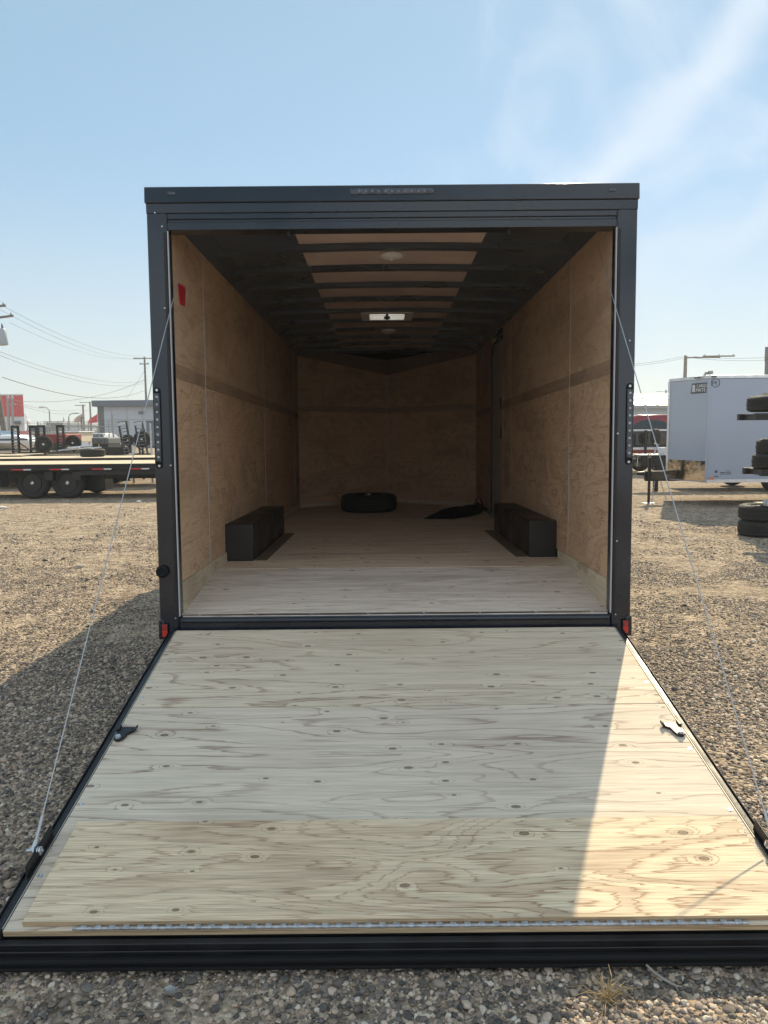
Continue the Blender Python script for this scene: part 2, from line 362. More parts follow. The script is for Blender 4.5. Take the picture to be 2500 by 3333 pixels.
# ------------------------------------------------------------------ ground
def ground_material():
    m = bpy.data.materials.new('gravel_yard'); m.use_nodes = True; t = m.node_tree; b = t.nodes['Principled BSDF']; lk = t.links.new
    g = nn(t, 'ShaderNodeNewGeometry')
    def noi(sc, det, rough=.5):
        n = nn(t, 'ShaderNodeTexNoise'); n.inputs['Scale'].default_value = sc; n.inputs['Detail'].default_value = det; n.inputs['Roughness'].default_value = rough
        lk(g.outputs['Position'], n.inputs[0]); return n
    mpg = nn(t, 'ShaderNodeMapping'); mpg.inputs['Scale'].default_value = (.35, 1.6, 1); lk(g.outputs['Position'], mpg.inputs[0])
    vo = nn(t, 'ShaderNodeTexVoronoi'); vo.inputs['Scale'].default_value = 42; lk(g.outputs['Position'], vo.inputs[0])
    vo2 = nn(t, 'ShaderNodeTexVoronoi'); vo2.inputs['Scale'].default_value = 17; lk(g.outputs['Position'], vo2.inputs[0])
    cr = nn(t, 'ShaderNodeValToRGB'); e = cr.color_ramp.elements
    e[0].position = 0; e[0].color = (.19, .145, .11, 1); e[1].position = 1; e[1].color = (.68, .56, .42, 1)
    x = cr.color_ramp.elements.new(.5); x.color = (.40, .30, .225, 1)
    sp = nn(t, 'ShaderNodeSeparateColor'); lk(vo.outputs['Color'], sp.inputs[0]); lk(sp.outputs[0], cr.inputs[0])
    n1 = noi(.7, 6); lk(mpg.outputs[0], n1.inputs[0]); n2 = noi(5, 6, .7)
    big = nn(t, 'ShaderNodeMapRange'); big.inputs[1].default_value = .35; big.inputs[2].default_value = .68; lk(n1.outputs[0], big.inputs[0])
    c2 = nn(t, 'ShaderNodeMix', data_type='RGBA'); c2.inputs[7].default_value = (.50, .395, .28, 1); lk(cr.outputs[0], c2.inputs[6])
    mm = nn(t, 'ShaderNodeMath', operation='MULTIPLY'); mm.inputs[1].default_value = .7; lk(big.outputs[0], mm.inputs[0]); lk(mm.outputs[0], c2.inputs[0])
    cl = nn(t, 'ShaderNodeMapRange'); cl.inputs[1].default_value = .36; cl.inputs[2].default_value = .60; cl.inputs[3].default_value = .52; cl.inputs[4].default_value = 1.12; lk(n2.outputs[0], cl.inputs[0])
    sc = nn(t, 'ShaderNodeVectorMath', operation='SCALE'); lk(c2.outputs[2], sc.inputs[0]); lk(cl.outputs[0], sc.inputs['Scale'])
    lk(sc.outputs[0], b.inputs['Base Color']); b.inputs['Roughness'].default_value = .95; b.inputs['Specular IOR Level'].default_value = .2
    hsum = nn(t, 'ShaderNodeMath', operation='MULTIPLY_ADD'); hsum.inputs[1].default_value = -.5; lk(vo.outputs['Distance'], hsum.inputs[0]); lk(n2.outputs[0], hsum.inputs[2])
    h2 = nn(t, 'ShaderNodeMath', operation='MULTIPLY_ADD'); h2.inputs[1].default_value = -.35; lk(vo2.outputs['Distance'], h2.inputs[0]); lk(hsum.outputs[0], h2.inputs[2])
    u = nn(t, 'ShaderNodeBump'); u.inputs['Strength'].default_value = 1; u.inputs['Distance'].default_value = .06
    lk(h2.outputs[0], u.inputs['Height']); lk(u.outputs[0], b.inputs['Normal'])
    return m
def gz(x, y):                            # gentle relief of the yard, flat under the big trailer and ramp
    k = min(1.0, max(0.0, (abs(x) - 1.5)/1.2 if y < 12 else (y-12)/3 + max(0, abs(x)-1.5)))
    z = .018*noise.noise(Vector((x*.9, y*.9, 0))) + .010*noise.noise(Vector((x*2.8, y*2.8, 5)))
    if 8.5 < y < 14: z += .022*noise.noise(Vector((x*1.1, y*5.0, 9)))*min(1, (y-8.5)/1.5, (14-y)/1.5)
    far = max(0.0, 1 - max(0.0, (abs(x)+y-60)/60))
    return z*k*far
def grid_axis(a, b, fine0, fine1, step, grow):
    xs = list(np.arange(fine0, fine1+1e-6, step))
    s, x = step, fine1
    while x < b: s *= grow; x += s; xs.append(x)
    s, x = step, fine0
    while x > a: s *= grow; x -= s; xs.insert(0, x)
    return xs
gx = grid_axis(-1500, 1500, -8, 8, .09, 1.14); gy = grid_axis(-200, 3000, .5, 15, .07, 1.13)
gb = MB(); nx = len(gx)
gb.v = [(x, y, gz(x, y)) for y in gy for x in gx]
gb.f = [(j*nx+i, j*nx+i+1, (j+1)*nx+i+1, (j+1)*nx+i) for j in range(len(gy)-1) for i in range(nx-1)]
gb.m = [0]*len(gb.f); gb.uv = [None]*len(gb.f)
M['ground'] = ground_material()
tag(gb.build('ground', M['ground']), kind='structure')

# ------------------------------------------------------------------ loose gravel (stones instanced on one point mesh)
def stone_material():
    m = bpy.data.materials.new('mixed_pebbles'); m.use_nodes = True; t = m.node_tree; b = t.nodes['Principled BSDF']; lk = t.links.new
    oi = nn(t, 'ShaderNodeObjectInfo'); cr = nn(t, 'ShaderNodeValToRGB'); cr.color_ramp.interpolation = 'LINEAR'
    e = cr.color_ramp.elements; e[0].position = 0; e[0].color = (.07, .065, .06, 1); e[1].position = 1; e[1].color = (.56, .50, .41, 1)
    for p, c in ((.25, (.13, .112, .098)), (.45, (.25, .19, .145)), (.6, (.155, .14, .135)), (.75, (.43, .32, .235)), (.9, (.50, .41, .33))):
        x = cr.color_ramp.elements.new(p); x.color = (*c, 1)
    lk(oi.outputs['Random'], cr.inputs[0])
    tc = nn(t, 'ShaderNodeTexCoord'); n = nn(t, 'ShaderNodeTexNoise'); n.inputs['Scale'].default_value = 1.6; n.inputs['Detail'].default_value = 5
    lk(tc.outputs['Object'], n.inputs[0]); r = nn(t, 'ShaderNodeMapRange'); r.inputs[3].default_value = .7; r.inputs[4].default_value = 1.3; lk(n.outputs[0], r.inputs[0])
    sc = nn(t, 'ShaderNodeVectorMath', operation='SCALE'); lk(cr.outputs[0], sc.inputs[0]); lk(r.outputs[0], sc.inputs['Scale']); lk(sc.outputs[0], b.inputs['Base Color'])
    b.inputs['Roughness'].default_value = .8; b.inputs['Specular IOR Level'].default_value = .35
    return m
M['stone'] = stone_material()
rs = np.random.RandomState(3)
def scatter(n, x0, x1, y0, y1, smin, smax, pw):
    x = rs.uniform(x0, x1, n); y = rs.uniform(y0, y1, n)
    s = smin + (smax-smin)*rs.rand(n)**pw
    vis = (np.abs(x) < .54*y+.45) & ~((np.abs(x-.056) < 1.20) & (y > 2.16) & (y < 12))
    return np.stack([x[vis], y[vis], s[vis]], 1)
P = np.concatenate([
    scatter(60000, -2.2, 2.2, 1.55, 3.0, .0028, .011, 2.8),
    scatter(1800, -2.2, 2.2, 1.55, 3.0, .009, .019, 2.6),
    scatter(90000, -3.6, 3.6, 3.0, 5.4, .0038, .012, 2.8),
    scatter(90000, -5.5, 5.5, 5.4, 9.0, .0045, .011, 2.6),
    scatter(30000, -8, 8, 9.0, 13.0, .006, .013, 2.4),
    scatter(9000, -9, 9, 11.0, 18.0, .008, .02, 2.2),
    scatter(2200, -6, 6, 3.0, 16.0, .014, .026, 2.2)])
keep = np.array([noise.noise(Vector((p[0]*1.3, p[1]*1.3, 2))) + .35*noise.noise(Vector((p[0]*6, p[1]*6, 4))) > (-.42 if p[1] < 5 else -.30 + .055*(p[1]-5)) + .5*rs.rand() - .25 for p in P])
P = P[keep]
pz = np.array([gz(p[0], p[1]) for p in P]) + P[:, 2]*.18
pm = bpy.data.meshes.new('gravel'); pm.vertices.add(len(P))
pm.vertices.foreach_set('co', np.stack([P[:, 0], P[:, 1], pz], 1).astype('f').ravel())
a = pm.attributes.new('size', 'FLOAT_VECTOR', 'POINT')
a.data.foreach_set('vector', (P[:, 2:3]*np.stack([rs.uniform(.8, 1.35, len(P)), rs.uniform(.7, 1.1, len(P)), rs.uniform(.4, .8, len(P))], 1)).astype('f').ravel())
a = pm.attributes.new('turn', 'FLOAT_VECTOR', 'POINT')
a.data.foreach_set('vector', np.stack([rs.uniform(-.5, .5, len(P)), rs.uniform(-.5, .5, len(P)), rs.uniform(0, 6.28, len(P))], 1).astype('f').ravel())
pm.materials.append(M['stone'])
go = bpy.data.objects.new('gravel', pm); COL.objects.link(go)
tag(go, 'loose grey and tan pebbles covering the yard around the ramp', 'gravel', kind='stuff')
ng = bpy.data.node_groups.new('pebbles', 'GeometryNodeTree')
ng.interface.new_socket('Geometry', in_out='INPUT', socket_type='NodeSocketGeometry'); ng.interface.new_socket('Geometry', in_out='OUTPUT', socket_type='NodeSocketGeometry')
gi = ng.nodes.new('NodeGroupInput'); gout = ng.nodes.new('NodeGroupOutput'); gl = ng.links.new
join = ng.nodes.new('GeometryNodeGeometryToInstance')
for k in range(6):
    ic = ng.nodes.new('GeometryNodeMeshIcoSphere'); ic.inputs['Radius'].default_value = 1; ic.inputs['Subdivisions'].default_value = 3 if k < 2 else 2
    sp = ng.nodes.new('GeometryNodeSetPosition'); nz = ng.nodes.new('ShaderNodeTexNoise'); nz.noise_dimensions = '4D'
    nz.inputs['W'].default_value = k*3.7; nz.inputs['Scale'].default_value = .9; nz.inputs['Detail'].default_value = 1.5
    sb = ng.nodes.new('ShaderNodeVectorMath'); sb.operation = 'SUBTRACT'; sb.inputs[1].default_value = (.5, .5, .5)
    sl = ng.nodes.new('ShaderNodeVectorMath'); sl.operation = 'SCALE'; sl.inputs['Scale'].default_value = 1.5
    gl(nz.outputs['Color'], sb.inputs[0]); gl(sb.outputs[0], sl.inputs[0]); gl(sl.outputs[0], sp.inputs['Offset'])
    sm = ng.nodes.new('GeometryNodeSetShadeSmooth'); ms = ng.nodes.new('GeometryNodeSetMaterial'); ms.inputs['Material'].default_value = M['stone']
    gl(ic.outputs['Mesh'], sp.inputs['Geometry']); gl(sp.outputs[0], sm.inputs[0]); gl(sm.outputs[0], ms.inputs['Geometry']); gl(ms.outputs[0], join.inputs[0])
ip = ng.nodes.new('GeometryNodeInstanceOnPoints'); ip.inputs['Pick Instance'].default_value = True
na = ng.nodes.new('GeometryNodeInputNamedAttribute'); na.data_type = 'FLOAT_VECTOR'; na.inputs[0].default_value = 'size'
nb = ng.nodes.new('GeometryNodeInputNamedAttribute'); nb.data_type = 'FLOAT_VECTOR'; nb.inputs[0].default_value = 'turn'
er = ng.nodes.new('FunctionNodeEulerToRotation')
gl(gi.outputs[0], ip.inputs['Points']); gl(join.outputs[0], ip.inputs['Instance']); gl(na.outputs['Attribute'], ip.inputs['Scale'])
gl(nb.outputs['Attribute'], er.inputs[0]); gl(er.outputs[0], ip.inputs['Rotation']); gl(ip.outputs[0], gout.inputs[0])
md = go.modifiers.new('pebbles', 'NODES'); md.node_group = ng

# ------------------------------------------------------------------ wheels and other shared makers
TYRE = [(.60, -.27), (.66, -.34), (.80, -.36), (.93, -.31), (.985, -.24), (.985, -.13), (.955, -.125), (.955, -.10), (1, -.095), (1, -.015), (.965, -.01),
        (.965, .01), (1, .015), (1, .095), (.955, .10), (.955, .125), (.985, .13), (.985, .24), (.93, .31), (.80, .36), (.66, .34), (.60, .27), (.57, .2), (.57, -.2)]
def tyre_mb(b, c, r, w, ax='y', seg=44):
    k = w/.72/r if r else 1
    b.lathe([(a*r, h*r*k) for a, h in TYRE], c, ax, seg, closed=True)
def rim_mb(b, c, r, w, ax='y', side=-1, lugs=8, mi=1):
    q = .585*r; h = w*.5*side
    b.lathe([(q, h*.75), (q*1.0, h*.92), (q*.93, h*.9), (q*.88, h*.3), (q*.62, h*.15), (q*.55, h*.42), (q*.30, h*.42), (0, h*.42)], c, ax, 28)
    b.lathe([(q, -h*.75), (q*1.02, -h*.92), (q*.9, -h*.6), (q*.85, h*.2)], c, ax, 28)
    b.mi = mi
    b.lathe([(q*.22, h*.40), (q*.22, h*1.0), (q*.16, h*1.08), (q*.13, h*.95), (0, h*.95)], c, ax, 14)
    for i in range(lugs):
        t = 2*math.pi*(i+.3)/lugs; u, v = q*.42*math.cos(t), q*.42*math.sin(t)
        o = {'y': (u, 0, v), 'z': (u, v, 0), 'x': (0, u, v)}[ax]
        b.lathe([(q*.08, h*.40), (q*.08, h*.66), (0, h*.68)], (c[0]+o[0], c[1]+o[1], c[2]+o[2]), ax, 6)
    b.mi = 0
def wheel(parent, name, c, r, w, ax='y', side=-1, world=False, lugs=8):
    b = MB(); tyre_mb(b, c, r, w, ax); t = b.build(name, M['rubber'], parent, world)
    b = MB(); rim_mb(b, c, r, w, ax, side, lugs); b.build('rim', [M['rim'], M['zinc']], t, False)
    if world and parent:   # rim shares the tyre's local space
        pass
    return t
def bolt(b, c, ax, r, h):
    b.lathe([(r*1.7, 0), (r*1.7, h*.25), (0, h*.25)], c, ax, 16); b.lathe([(r, h*.2), (r, h*.8), (r*.9, h), (0, h)], c, ax, 6)

# ------------------------------------------------------------------ the black cargo trailer with its ramp down
TPITCH = R(-1.28); T0 = Vector((.056, 4.12, .62))
T = thing('cargo_trailer', T0, 'big black enclosed cargo trailer seen from behind, its plywood ramp door lowered onto the gravel', 'cargo trailer', rx=TPITCH)
TI = T.matrix_basis.inverted()
def tp(p): return T.matrix_basis @ Vector(p)
WX, OX, YV, FZ, LEN_V = 1.19, 1.285, 6.2, .065, .95
# rear frame: posts, header with its folds, sill
b = MB()
for s in (-1, 1):
    b.cut()
    x0, x1 = sorted((s*1.181, s*1.287))
    b.box(x0, x1, 0, .09, -.165, 2.10)
    x0, x1 = sorted((s*1.262, s*1.294)); b.box(x0, x1, -.012, .05, -.172, -.062)
b.build('corner_post', M['black'], T, bevel=.006)
b = MB()
b.prism([(-1.2945, .10, 2.236), (-1.2945, -.004, 2.232), (-1.2945, -.008, 2.150), (-1.2945, .10, 2.150)], (2.589, 0, 0))
b.prism([(-1.289, .10, 2.1505), (-1.289, -.001, 2.1505), (-1.289, .000, 2.098), (-1.289, .10, 2.098)], (2.578, 0, 0))
b.build('roof_cap', M['black'], T, bevel=.004)
b = MB()
b.box(-1.1805, 1.1805, .004, .10, 2.068, 2.0978)
b.box(-1.1805, 1.1805, .009, .10, 2.052, 2.0678)
b.box(-1.1805, 1.1805, .002, .10, 2.012, 2.0518)
b.build('header', M['black'], T, bevel=.003)
b = MB()
b.box(-1.1805, 1.1805, .005, .10, -.125, -.052)
b.ring([(-1.17, .0, -.070), (1.17, .0, -.070)], .013, 12)
b.build('rear_sill', M['black'], T, bevel=.004)
b = MB(); b.box(-1.165, 1.165, .012, .060, -.0515, -.046)
b.build('threshold_strip', M['alu'], T)
b = MB()
for i in range(8): b.cut(); b.lathe([(.007, 0), (.006, .003), (0, .004)], (-1.08+i*.31, .047, -.046), 'z', 10)
b.build('sill_screw', M['zinc'], T)
b = MB()
for s in (-1, 1): b.cut(); b.box(*sorted((s*1.1755, s*1.1808)), -.004, .012, -.045, 2.008)
b.build('door_seal', M['vinyl'], T)
b = MB()
for s in (-1, 1):
    b.cut(); b.box(*sorted((s*1.186, s*1.2)), -.004, .001, -.05, 2.0)
b.build('post_trim', M['blackm'], T)
# outer skin: side walls, nose, roof with a hole for the vent
def nose(x): return YV + LEN_V*(1-abs(x)/OX)
b = MB()
for s in (-1, 1):
    b.box(*sorted((s*1.262, s*1.284)), .09, YV, -.12, 2.14)
b.hexa([(-1.284, YV, -.12), (0, YV+LEN_V+.1, -.12), (0, YV+LEN_V+.078, -.12), (-1.262, YV, -.12), (-1.284, YV, 2.14), (0, YV+LEN_V+.1, 2.0), (0, YV+LEN_V+.078, 2.0), (-1.262, YV, 2.14)])
b.hexa([(1.284, YV, -.12), (0, YV+LEN_V+.1, -.12), (0, YV+LEN_V+.078, -.12), (1.262, YV, -.12), (1.284, YV, 2.14), (0, YV+LEN_V+.1, 2.0), (0, YV+LEN_V+.078, 2.0), (1.262, YV, 2.14)])
b.box(-1.262, 1.262, .1, YV, -.16, -.121)      # chassis
for s in (-1, 1): b.box(*sorted((s*1.262, s*1.289)), .1, YV, -.17, -.1205)
b.build('outer_wall', M['black'], T)
VX, VY, VW = -.01, 3.52, .17                  # vent centre and half size
b = MB()
for x0, x1, y0, y1 in ((-1.262, VX-VW, .1, YV), (VX+VW, 1.262, .1, YV), (VX-VW, VX+VW, .1, VY-VW), (VX-VW, VX+VW, VY+VW, YV)):
    b.box(x0, x1, y0, y1, 2.2355, 2.238)
b.prism([(-1.284, YV, 2.236), (1.284, YV, 2.236), (0, YV+LEN_V+.1, 2.08)], (0, 0, -.01))
for s in (-1, 1): b.box(*sorted((s*1.262, s*1.290)), .1, YV, 2.1402, 2.2352)
b.build('roof', M['black'], T)
# inner walls: lower sheets, dark strip, upper sheets, per side
SEAMS = [(.095, .82), (.828, 3.235), (3.243, 5.65), (5.658, YV)]
for s in (-1, 1):
    zs = [(.128, 1.255, 'ply_w', 'wall_panel'), (1.256, 1.335, 'ply_w3', 'wall_strip'), (1.336, 2.10, 'ply_w2', 'wall_panel')]
    for z0, z1, mn, nm in zs:
        segs = SEAMS if s < 0 else [(.095, 1.03), (1.038, 3.40), (3.408, 3.93), (4.68, 5.81), (5.818, YV)]
        for k, (y0, y1) in enumerate(segs):
            b = MB(); off = rnd.uniform(-9, 9), rnd.uniform(-9, 9)
            dx = 0 if nm != 'wall_strip' else -.001
            b.box(*sorted((s*(WX+dx), s*(WX+.012))), y0, y1, z0, z1, grain=1, off=off)
            b.build(nm, M[mn], T)
    b = MB()
    for y in ([.824, 3.239, 5.654] if s < 0 else [1.034, 3.404, 5.814]): b.cut(); b.box(*sorted((s*(WX-.0025), s*(WX+.004))), y-.0045, y+.0045, .135, 2.085)
    b.build('seam_trim', M['vinyl'], T)
    b = MB(); b.hexa([(s*(WX+.004), .095, -.045), (s*(WX+.004), 1.29, .045), (s*(WX-.012), 1.29, .045), (s*(WX-.012), .095, -.045),
                      (s*(WX+.004), .095, .127), (s*(WX+.004), 1.29, .13), (s*(WX-.012), 1.29, .13), (s*(WX-.012), .095, .127)])
    for i, f in enumerate(b.f): b.uv[i] = [(b.v[k][1]+s*3, b.v[k][2]) for k in f]
    b.build('baseboard', M['ply_t'], T)
    b = MB(); b.box(*sorted((s*(WX-.011), s*(WX+.002))), 3.1, 3.9 if s > 0 else YV, FZ, .13, grain=1, off=(s*5, 0)); b.build('baseboard', M['ply_t'], T)
    # cove angle between wall and roof bows
    b = MB(); b.prism([(s*(WX+.01), .1, 2.10), (s*(WX-.004), .1, 2.092), (s*1.075, .1, 2.148), (s*1.07, .1, 2.16), (s*(WX+.01), .1, 2.16)], (0, YV-.1, 0))
    b.build('cove_rail', M['ceilm'], T, bevel=.003)
# V-nose inside walls
for s in (-1, 1):
    apex = YV+LEN_V
    for z0, z1, mn in ((FZ, 1.36, 'ply_w'), (1.361, 1.44, 'ply_w3'), (1.441, 2.12, 'ply_w2')):
        b = MB()
        top = z1 if z1 < 2 else 2.10
        zt = 1.93 if z1 > 2 else z1
        b.hexa([(s*WX, YV, z0), (0, apex, z0), (0, apex+.012, z0), (s*WX, YV+.02, z0), (s*WX, YV, top), (0, apex, zt), (0, apex+.012, zt), (s*WX, YV+.02, top)])
        for i, f in enumerate(b.f): b.uv[i] = [(b.v[k][0]*1.25+s*4, b.v[k][2]+z0*3) for k in f]
        b.build('nose_panel', M[mn], T)
b = MB(); b.box(-.006, .006, YV+LEN_V-.014, YV+LEN_V+.004, FZ, 1.93); b.build('seam_trim', M['vinyl'], T)
b = MB()
for s in (-1, 1): b.hexa([(s*WX, YV-.012, FZ), (0, YV+LEN_V-.012, FZ), (0, YV+LEN_V, FZ), (s*WX, YV, FZ), (s*WX, YV-.012, FZ+.05), (0, YV+LEN_V-.012, FZ+.05), (0, YV+LEN_V, FZ+.05), (s*WX, YV, FZ+.05)])
for i, f in enumerate(b.f): b.uv[i] = [(b.v[k][0], b.v[k][2]) for k in f]
b.build('baseboard', M['ply_t'], T)
b = MB()                                       # dark sloping cap over the nose
for s in (-1, 1):
    b.hexa([(s*WX, YV-.01, 2.085), (0, YV+LEN_V-.02, 1.915), (0, YV+LEN_V+.01, 1.915), (s*WX, YV+.02, 2.085),
            (s*1.10, YV-.16, 2.165), (0, YV+LEN_V-.30, 2.09), (0, YV+LEN_V+.01, 2.13), (s*WX, YV+.02, 2.20)])
b.build('nose_cove', M['nose'], T)
# ceiling: side sheets, centre liner, bows
def cz(x): return 2.178 - .030*(abs(x)/1.1)**2
def arch(b, x0, x1, y0, y1, dz=0, th=.004, n=8):
    for i in range(n):
        a, c = x0+(x1-x0)*i/n, x0+(x1-x0)*(i+1)/n
        b.hexa([(a, y0, cz(a)+dz), (c, y0, cz(c)+dz), (c, y1, cz(c)+dz), (a, y1, cz(a)+dz), (a, y0, cz(a)+dz+th), (c, y0, cz(c)+dz+th), (c, y1, cz(c)+dz+th), (a, y1, cz(a)+dz+th)])
b = MB(); arch(b, -1.12, -.585, .1, YV+.1); arch(b, .585, 1.12, .1, YV+.1)
b.prism([(-1.15, YV+.1, cz(1.1)), (1.15, YV+.1, cz(1.1)), (0, YV+LEN_V, cz(1.1)+.01)], (0, 0, .004))
b.build('ceiling_sheet', M['ceilm'], T)
b = MB()
arch(b, -.585, VX-VW, .1, YV+.25, .002); arch(b, VX+VW, .585, .1, YV+.25, .002)
arch(b, VX-VW, VX+VW, .1, VY-VW, .002); arch(b, VX-VW, VX+VW, VY+VW, YV+.25, .002)
b.build('ceiling_liner', M['ceil'], T)
BOWS = [.36, .975, 1.56, 2.14, 2.72, 3.29, 3.86, 4.44, 5.01, 5.59, 6.16]
for y in BOWS:
    b = MB(); arch(b, -1.12, 1.12, y-.038, y+.038, -.030, .028, 14); arch(b, -1.12, 1.12, y-.058, y+.058, -.0035, .003, 14)
    b.build('roof_bow', M['ceilm'], T)
# vent
b = MB()
for x0, x1, y0, y1 in ((-.25, -VW, -.22, .22), (VW, .25, -.22, .22), (-VW, VW, -.22, -VW), (-VW, VW, VW, .22)):
    b.box(VX+x0, VX+x1, VY+y0, VY+y1, 2.138, 2.150)
for x0, x1, y0, y1 in ((-VW-.004, -VW, -VW, VW), (VW, VW+.004, -VW, VW), (-VW, VW, -VW-.004, -VW), (-VW, VW, VW, VW+.004)):
    b.box(VX+x0, VX+x1, VY+y0, VY+y1, 2.150, 2.27)
vf = b.build('roof_vent', M['white'], T)
b = MB(); b.box(VX-.012, VX+.012, VY-VW, VY+VW, 2.142, 2.162); b.box(VX-.03, VX+.03, VY-.03, VY+.03, 2.125, 2.1415); b.build('crank', M['blackm'], vf)
lid = bpy.data.materials.new('translucent_vent_lid'); lid.use_nodes = True
lt = lid.node_tree; lt.nodes.remove(lt.nodes['Principled BSDF'])
tl_ = nn(lt, 'ShaderNodeBsdfTranslucent'); tl_.inputs[0].default_value = (.8, .82, .84, 1); lt.links.new(tl_.outputs[0], lt.nodes['Material Output'].inputs[0])
b = MB(); b.add([(VX-.2, VY-.2, 2.275), (VX+.2, VY-.2, 2.275), (VX+.2, VY+.2, 2.275), (VX-.2, VY+.2, 2.275), (VX, VY, 2.30)], [(0, 1, 4), (1, 2, 4), (2, 3, 4), (3, 0, 4)])
b.build('lid', lid, vf)
for y in (1.10, 4.42):
    b = MB(); b.lathe([(.073, 2.150), (.078, 2.143), (.076, 2.132), (.062, 2.122), (.03, 2.116), (.012, 2.114), (.012, 2.106), (0, 2.104)], (.01, y, 0), 'z', 32)
    b.build('dome_light', M['white'], T)
# floor: level front part and sloping rear part
b = MB(); b.box(-WX, WX, .955, YV, FZ-.02, FZ, grain=0)
b.prism([(-WX, YV, FZ-.02), (WX, YV, FZ-.02), (0, YV+LEN_V, FZ-.02)], (0, 0, .02)); 
for i in range(6, len(b.f)): b.uv[i] = [(b.v[k][0], b.v[k][1]) for k in b.f[i]]
b.build('floor_front', M['ply_e'], T)
b = MB(); b.hexa([(-WX, .06, -.065), (WX, .06, -.065), (WX, .95, .043), (-WX, .95, .043), (-WX, .06, -.047), (WX, .06, -.047), (WX, .95, .0635), (-WX, .95, .0635)])
for i, f in enumerate(b.f): b.uv[i] = [(b.v[k][0], b.v[k][1]+7) for k in f]
b.build('floor_rear', M['ply_d'], T)
b = MB()
for (x, y) in [(-.9+.36*i+rnd.uniform(-.02, .02), yy) for i in range(6) for yy in (1.02, 1.35, 1.7, 2.2)] :
    b.cut(); b.lathe([(.006, 0), (.004, .0012), (0, .0013)], (x, y, FZ), 'z', 8)
b.build('floor_screw', M['blackm'], T)
# wheel boxes
for s, y0, y1 in ((-1, 1.30, 3.0), (1, 1.37, 3.12)):
    b = MB(); b.box(*sorted((s*.99, s*(WX-.0005))), y0, y1, FZ, .33)
    b.build('wheel_box', M['wbox'], T, bevel=.006)
    b = MB(); b.box(*sorted((s*.90, s*.985)), y0+.02, y1+.05, FZ+.0005, FZ+.004, grain=1)
    b.build('floor_flashing', mat('brown_stained_edge', (.17, .115, .07), .7, var=.2, vscale=5), T)
# side door in the right wall
b = MB(); b.box(WX-.002, WX+.02, 3.945, 4.665, .10, 1.97); dr = b.build('side_door', M['door'], T, bevel=.004)
b = MB()
b.box(WX-.02, WX+.006, 4.660, 4.685, FZ+.001, 1.86); b.prism([(WX-.02, 4.660, 1.86), (WX-.02, 4.685, 1.862), (WX-.02, 4.50, 2.01), (WX-.02, 4.49, 1.985)], (.026, 0, 0))
b.box(WX-.02, WX+.006, 3.95, 4.495, 1.985, 2.008)
b.build('door_frame', M['blackm'], dr)
b = MB(); b.box(WX-.012, WX-.002, 3.96, 4.65, FZ+.001, .10); b.build('door_sill', M['vinyl'], dr)
b = MB()
for z in (.95, 1.25): b.cut(); b.box(WX-.018, WX-.002, 3.955, 3.995, z, z+.13)
b.build('hinge', M['blackm'], dr, bevel=.003)
# warning sticker high on the left wall
st = MB(); q = [(.215, 1.795), (.375, 1.785), (.355, 1.665), (.235, 1.69)]
q = [(.20, 1.785), (.385, 1.80), (.36, 1.683), (.25, 1.675)]
st.prism([(-WX+.0005, y, z) for y, z in q], (.0015, 0, 0)); so = st.build('warning_sticker', M['sticker'], T)
b = MB()
for i in range(13):
    z = 1.780-.0078*i; k = (1.795-z)/.12; y0 = .215+.055*k; y1 = .375-.012*k
    h = .0036 if i in (0, 1, 12) else .0018
    if 10 < i < 12: continue
    b.box(-WX+.0022, -WX+.0026, y0, y1-(.02 if i % 3 == 0 else 0), z-h, z)
b.build('print', M['stickerk'], so)
# lamps and reflectors on the rear frame
for s in (-1, 1):
    b = MB(); xc = s*1.262; yb = -.0045
    pts = [(xc+.019*math.cos(t), yb, 1.178+.019*math.sin(t)) for t in [math.pi*i/8 for i in range(9)]] + [(xc+.019*math.cos(t), yb, .782+.019*math.sin(t)) for t in [math.pi+math.pi*i/8 for i in range(9)]]
    b.prism(pts, (0, .006, 0)); tlp = b.build('tail_light', M['rubber2'], T)
    b = MB(); b.box(xc-.015, xc+.015, yb-.008, yb, .80, 1.165); b.build('lens', M['lens'], tlp, bevel=.004)
    b = MB()
    for i in range(9): b.cut(); b.lathe([(.0065, 0), (.005, -.0015), (0, -.002)], (xc, yb-.008, .825+i*.04), 'y', 12)
    b.build('diode', M['hinge'], tlp); b = MB()
    for z in (1.182, .778): b.cut(); bolt(b, (xc, yb, z), 'y', .004, -.003)
    b.build('lamp_screw', M['zinc'], tlp)
    b = MB(); b.box(*sorted((s*1.24, s*1.275)), -.016, -.0125, -.158, -.082); rf = b.build('reflector_housing', M['rubber2'], T, bevel=.002)
    b = MB(); b.box(*sorted((s*1.2435, s*1.2715)), -.0195, -.0162, -.1175, -.085); b.mi = 1; b.box(*sorted((s*1.2435, s*1.2715)), -.0195, -.0162, -.1555, -.118)
    b.build('reflector', [M['redd'], M['red']], rf, bevel=.0015)
    b = MB(); b.box(s*1.15-.02, s*1.15+.02, -.012, -.0065, 2.188, 2.204); b.build('marker_light', M['lens'], T, bevel=.003)
b = MB()                                        # light bar on the header
pts = [(.205+.014*math.cos(t), -.0125, 2.197+.014*math.sin(t)) for t in [-math.pi/2+math.pi*i/8 for i in range(9)]] + [(-.205+.014*math.cos(t), -.0125, 2.197+.014*math.sin(t)) for t in [math.pi/2+math.pi*i/8 for i in range(9)]]
b.prism(pts, (0, .007, 0)); lb = b.build('light_bar', M['lens'], T, bevel=.002)
b = MB()
for i in range(11): b.cut(); b.lathe([(.0065, 0), (.005, -.002), (0, -.0025)], (-.17+i*.034, -.0125, 2.197), 'y', 12)
b.build('diode', mat('dull_diode', (.13, .15, .19), .4), lb)
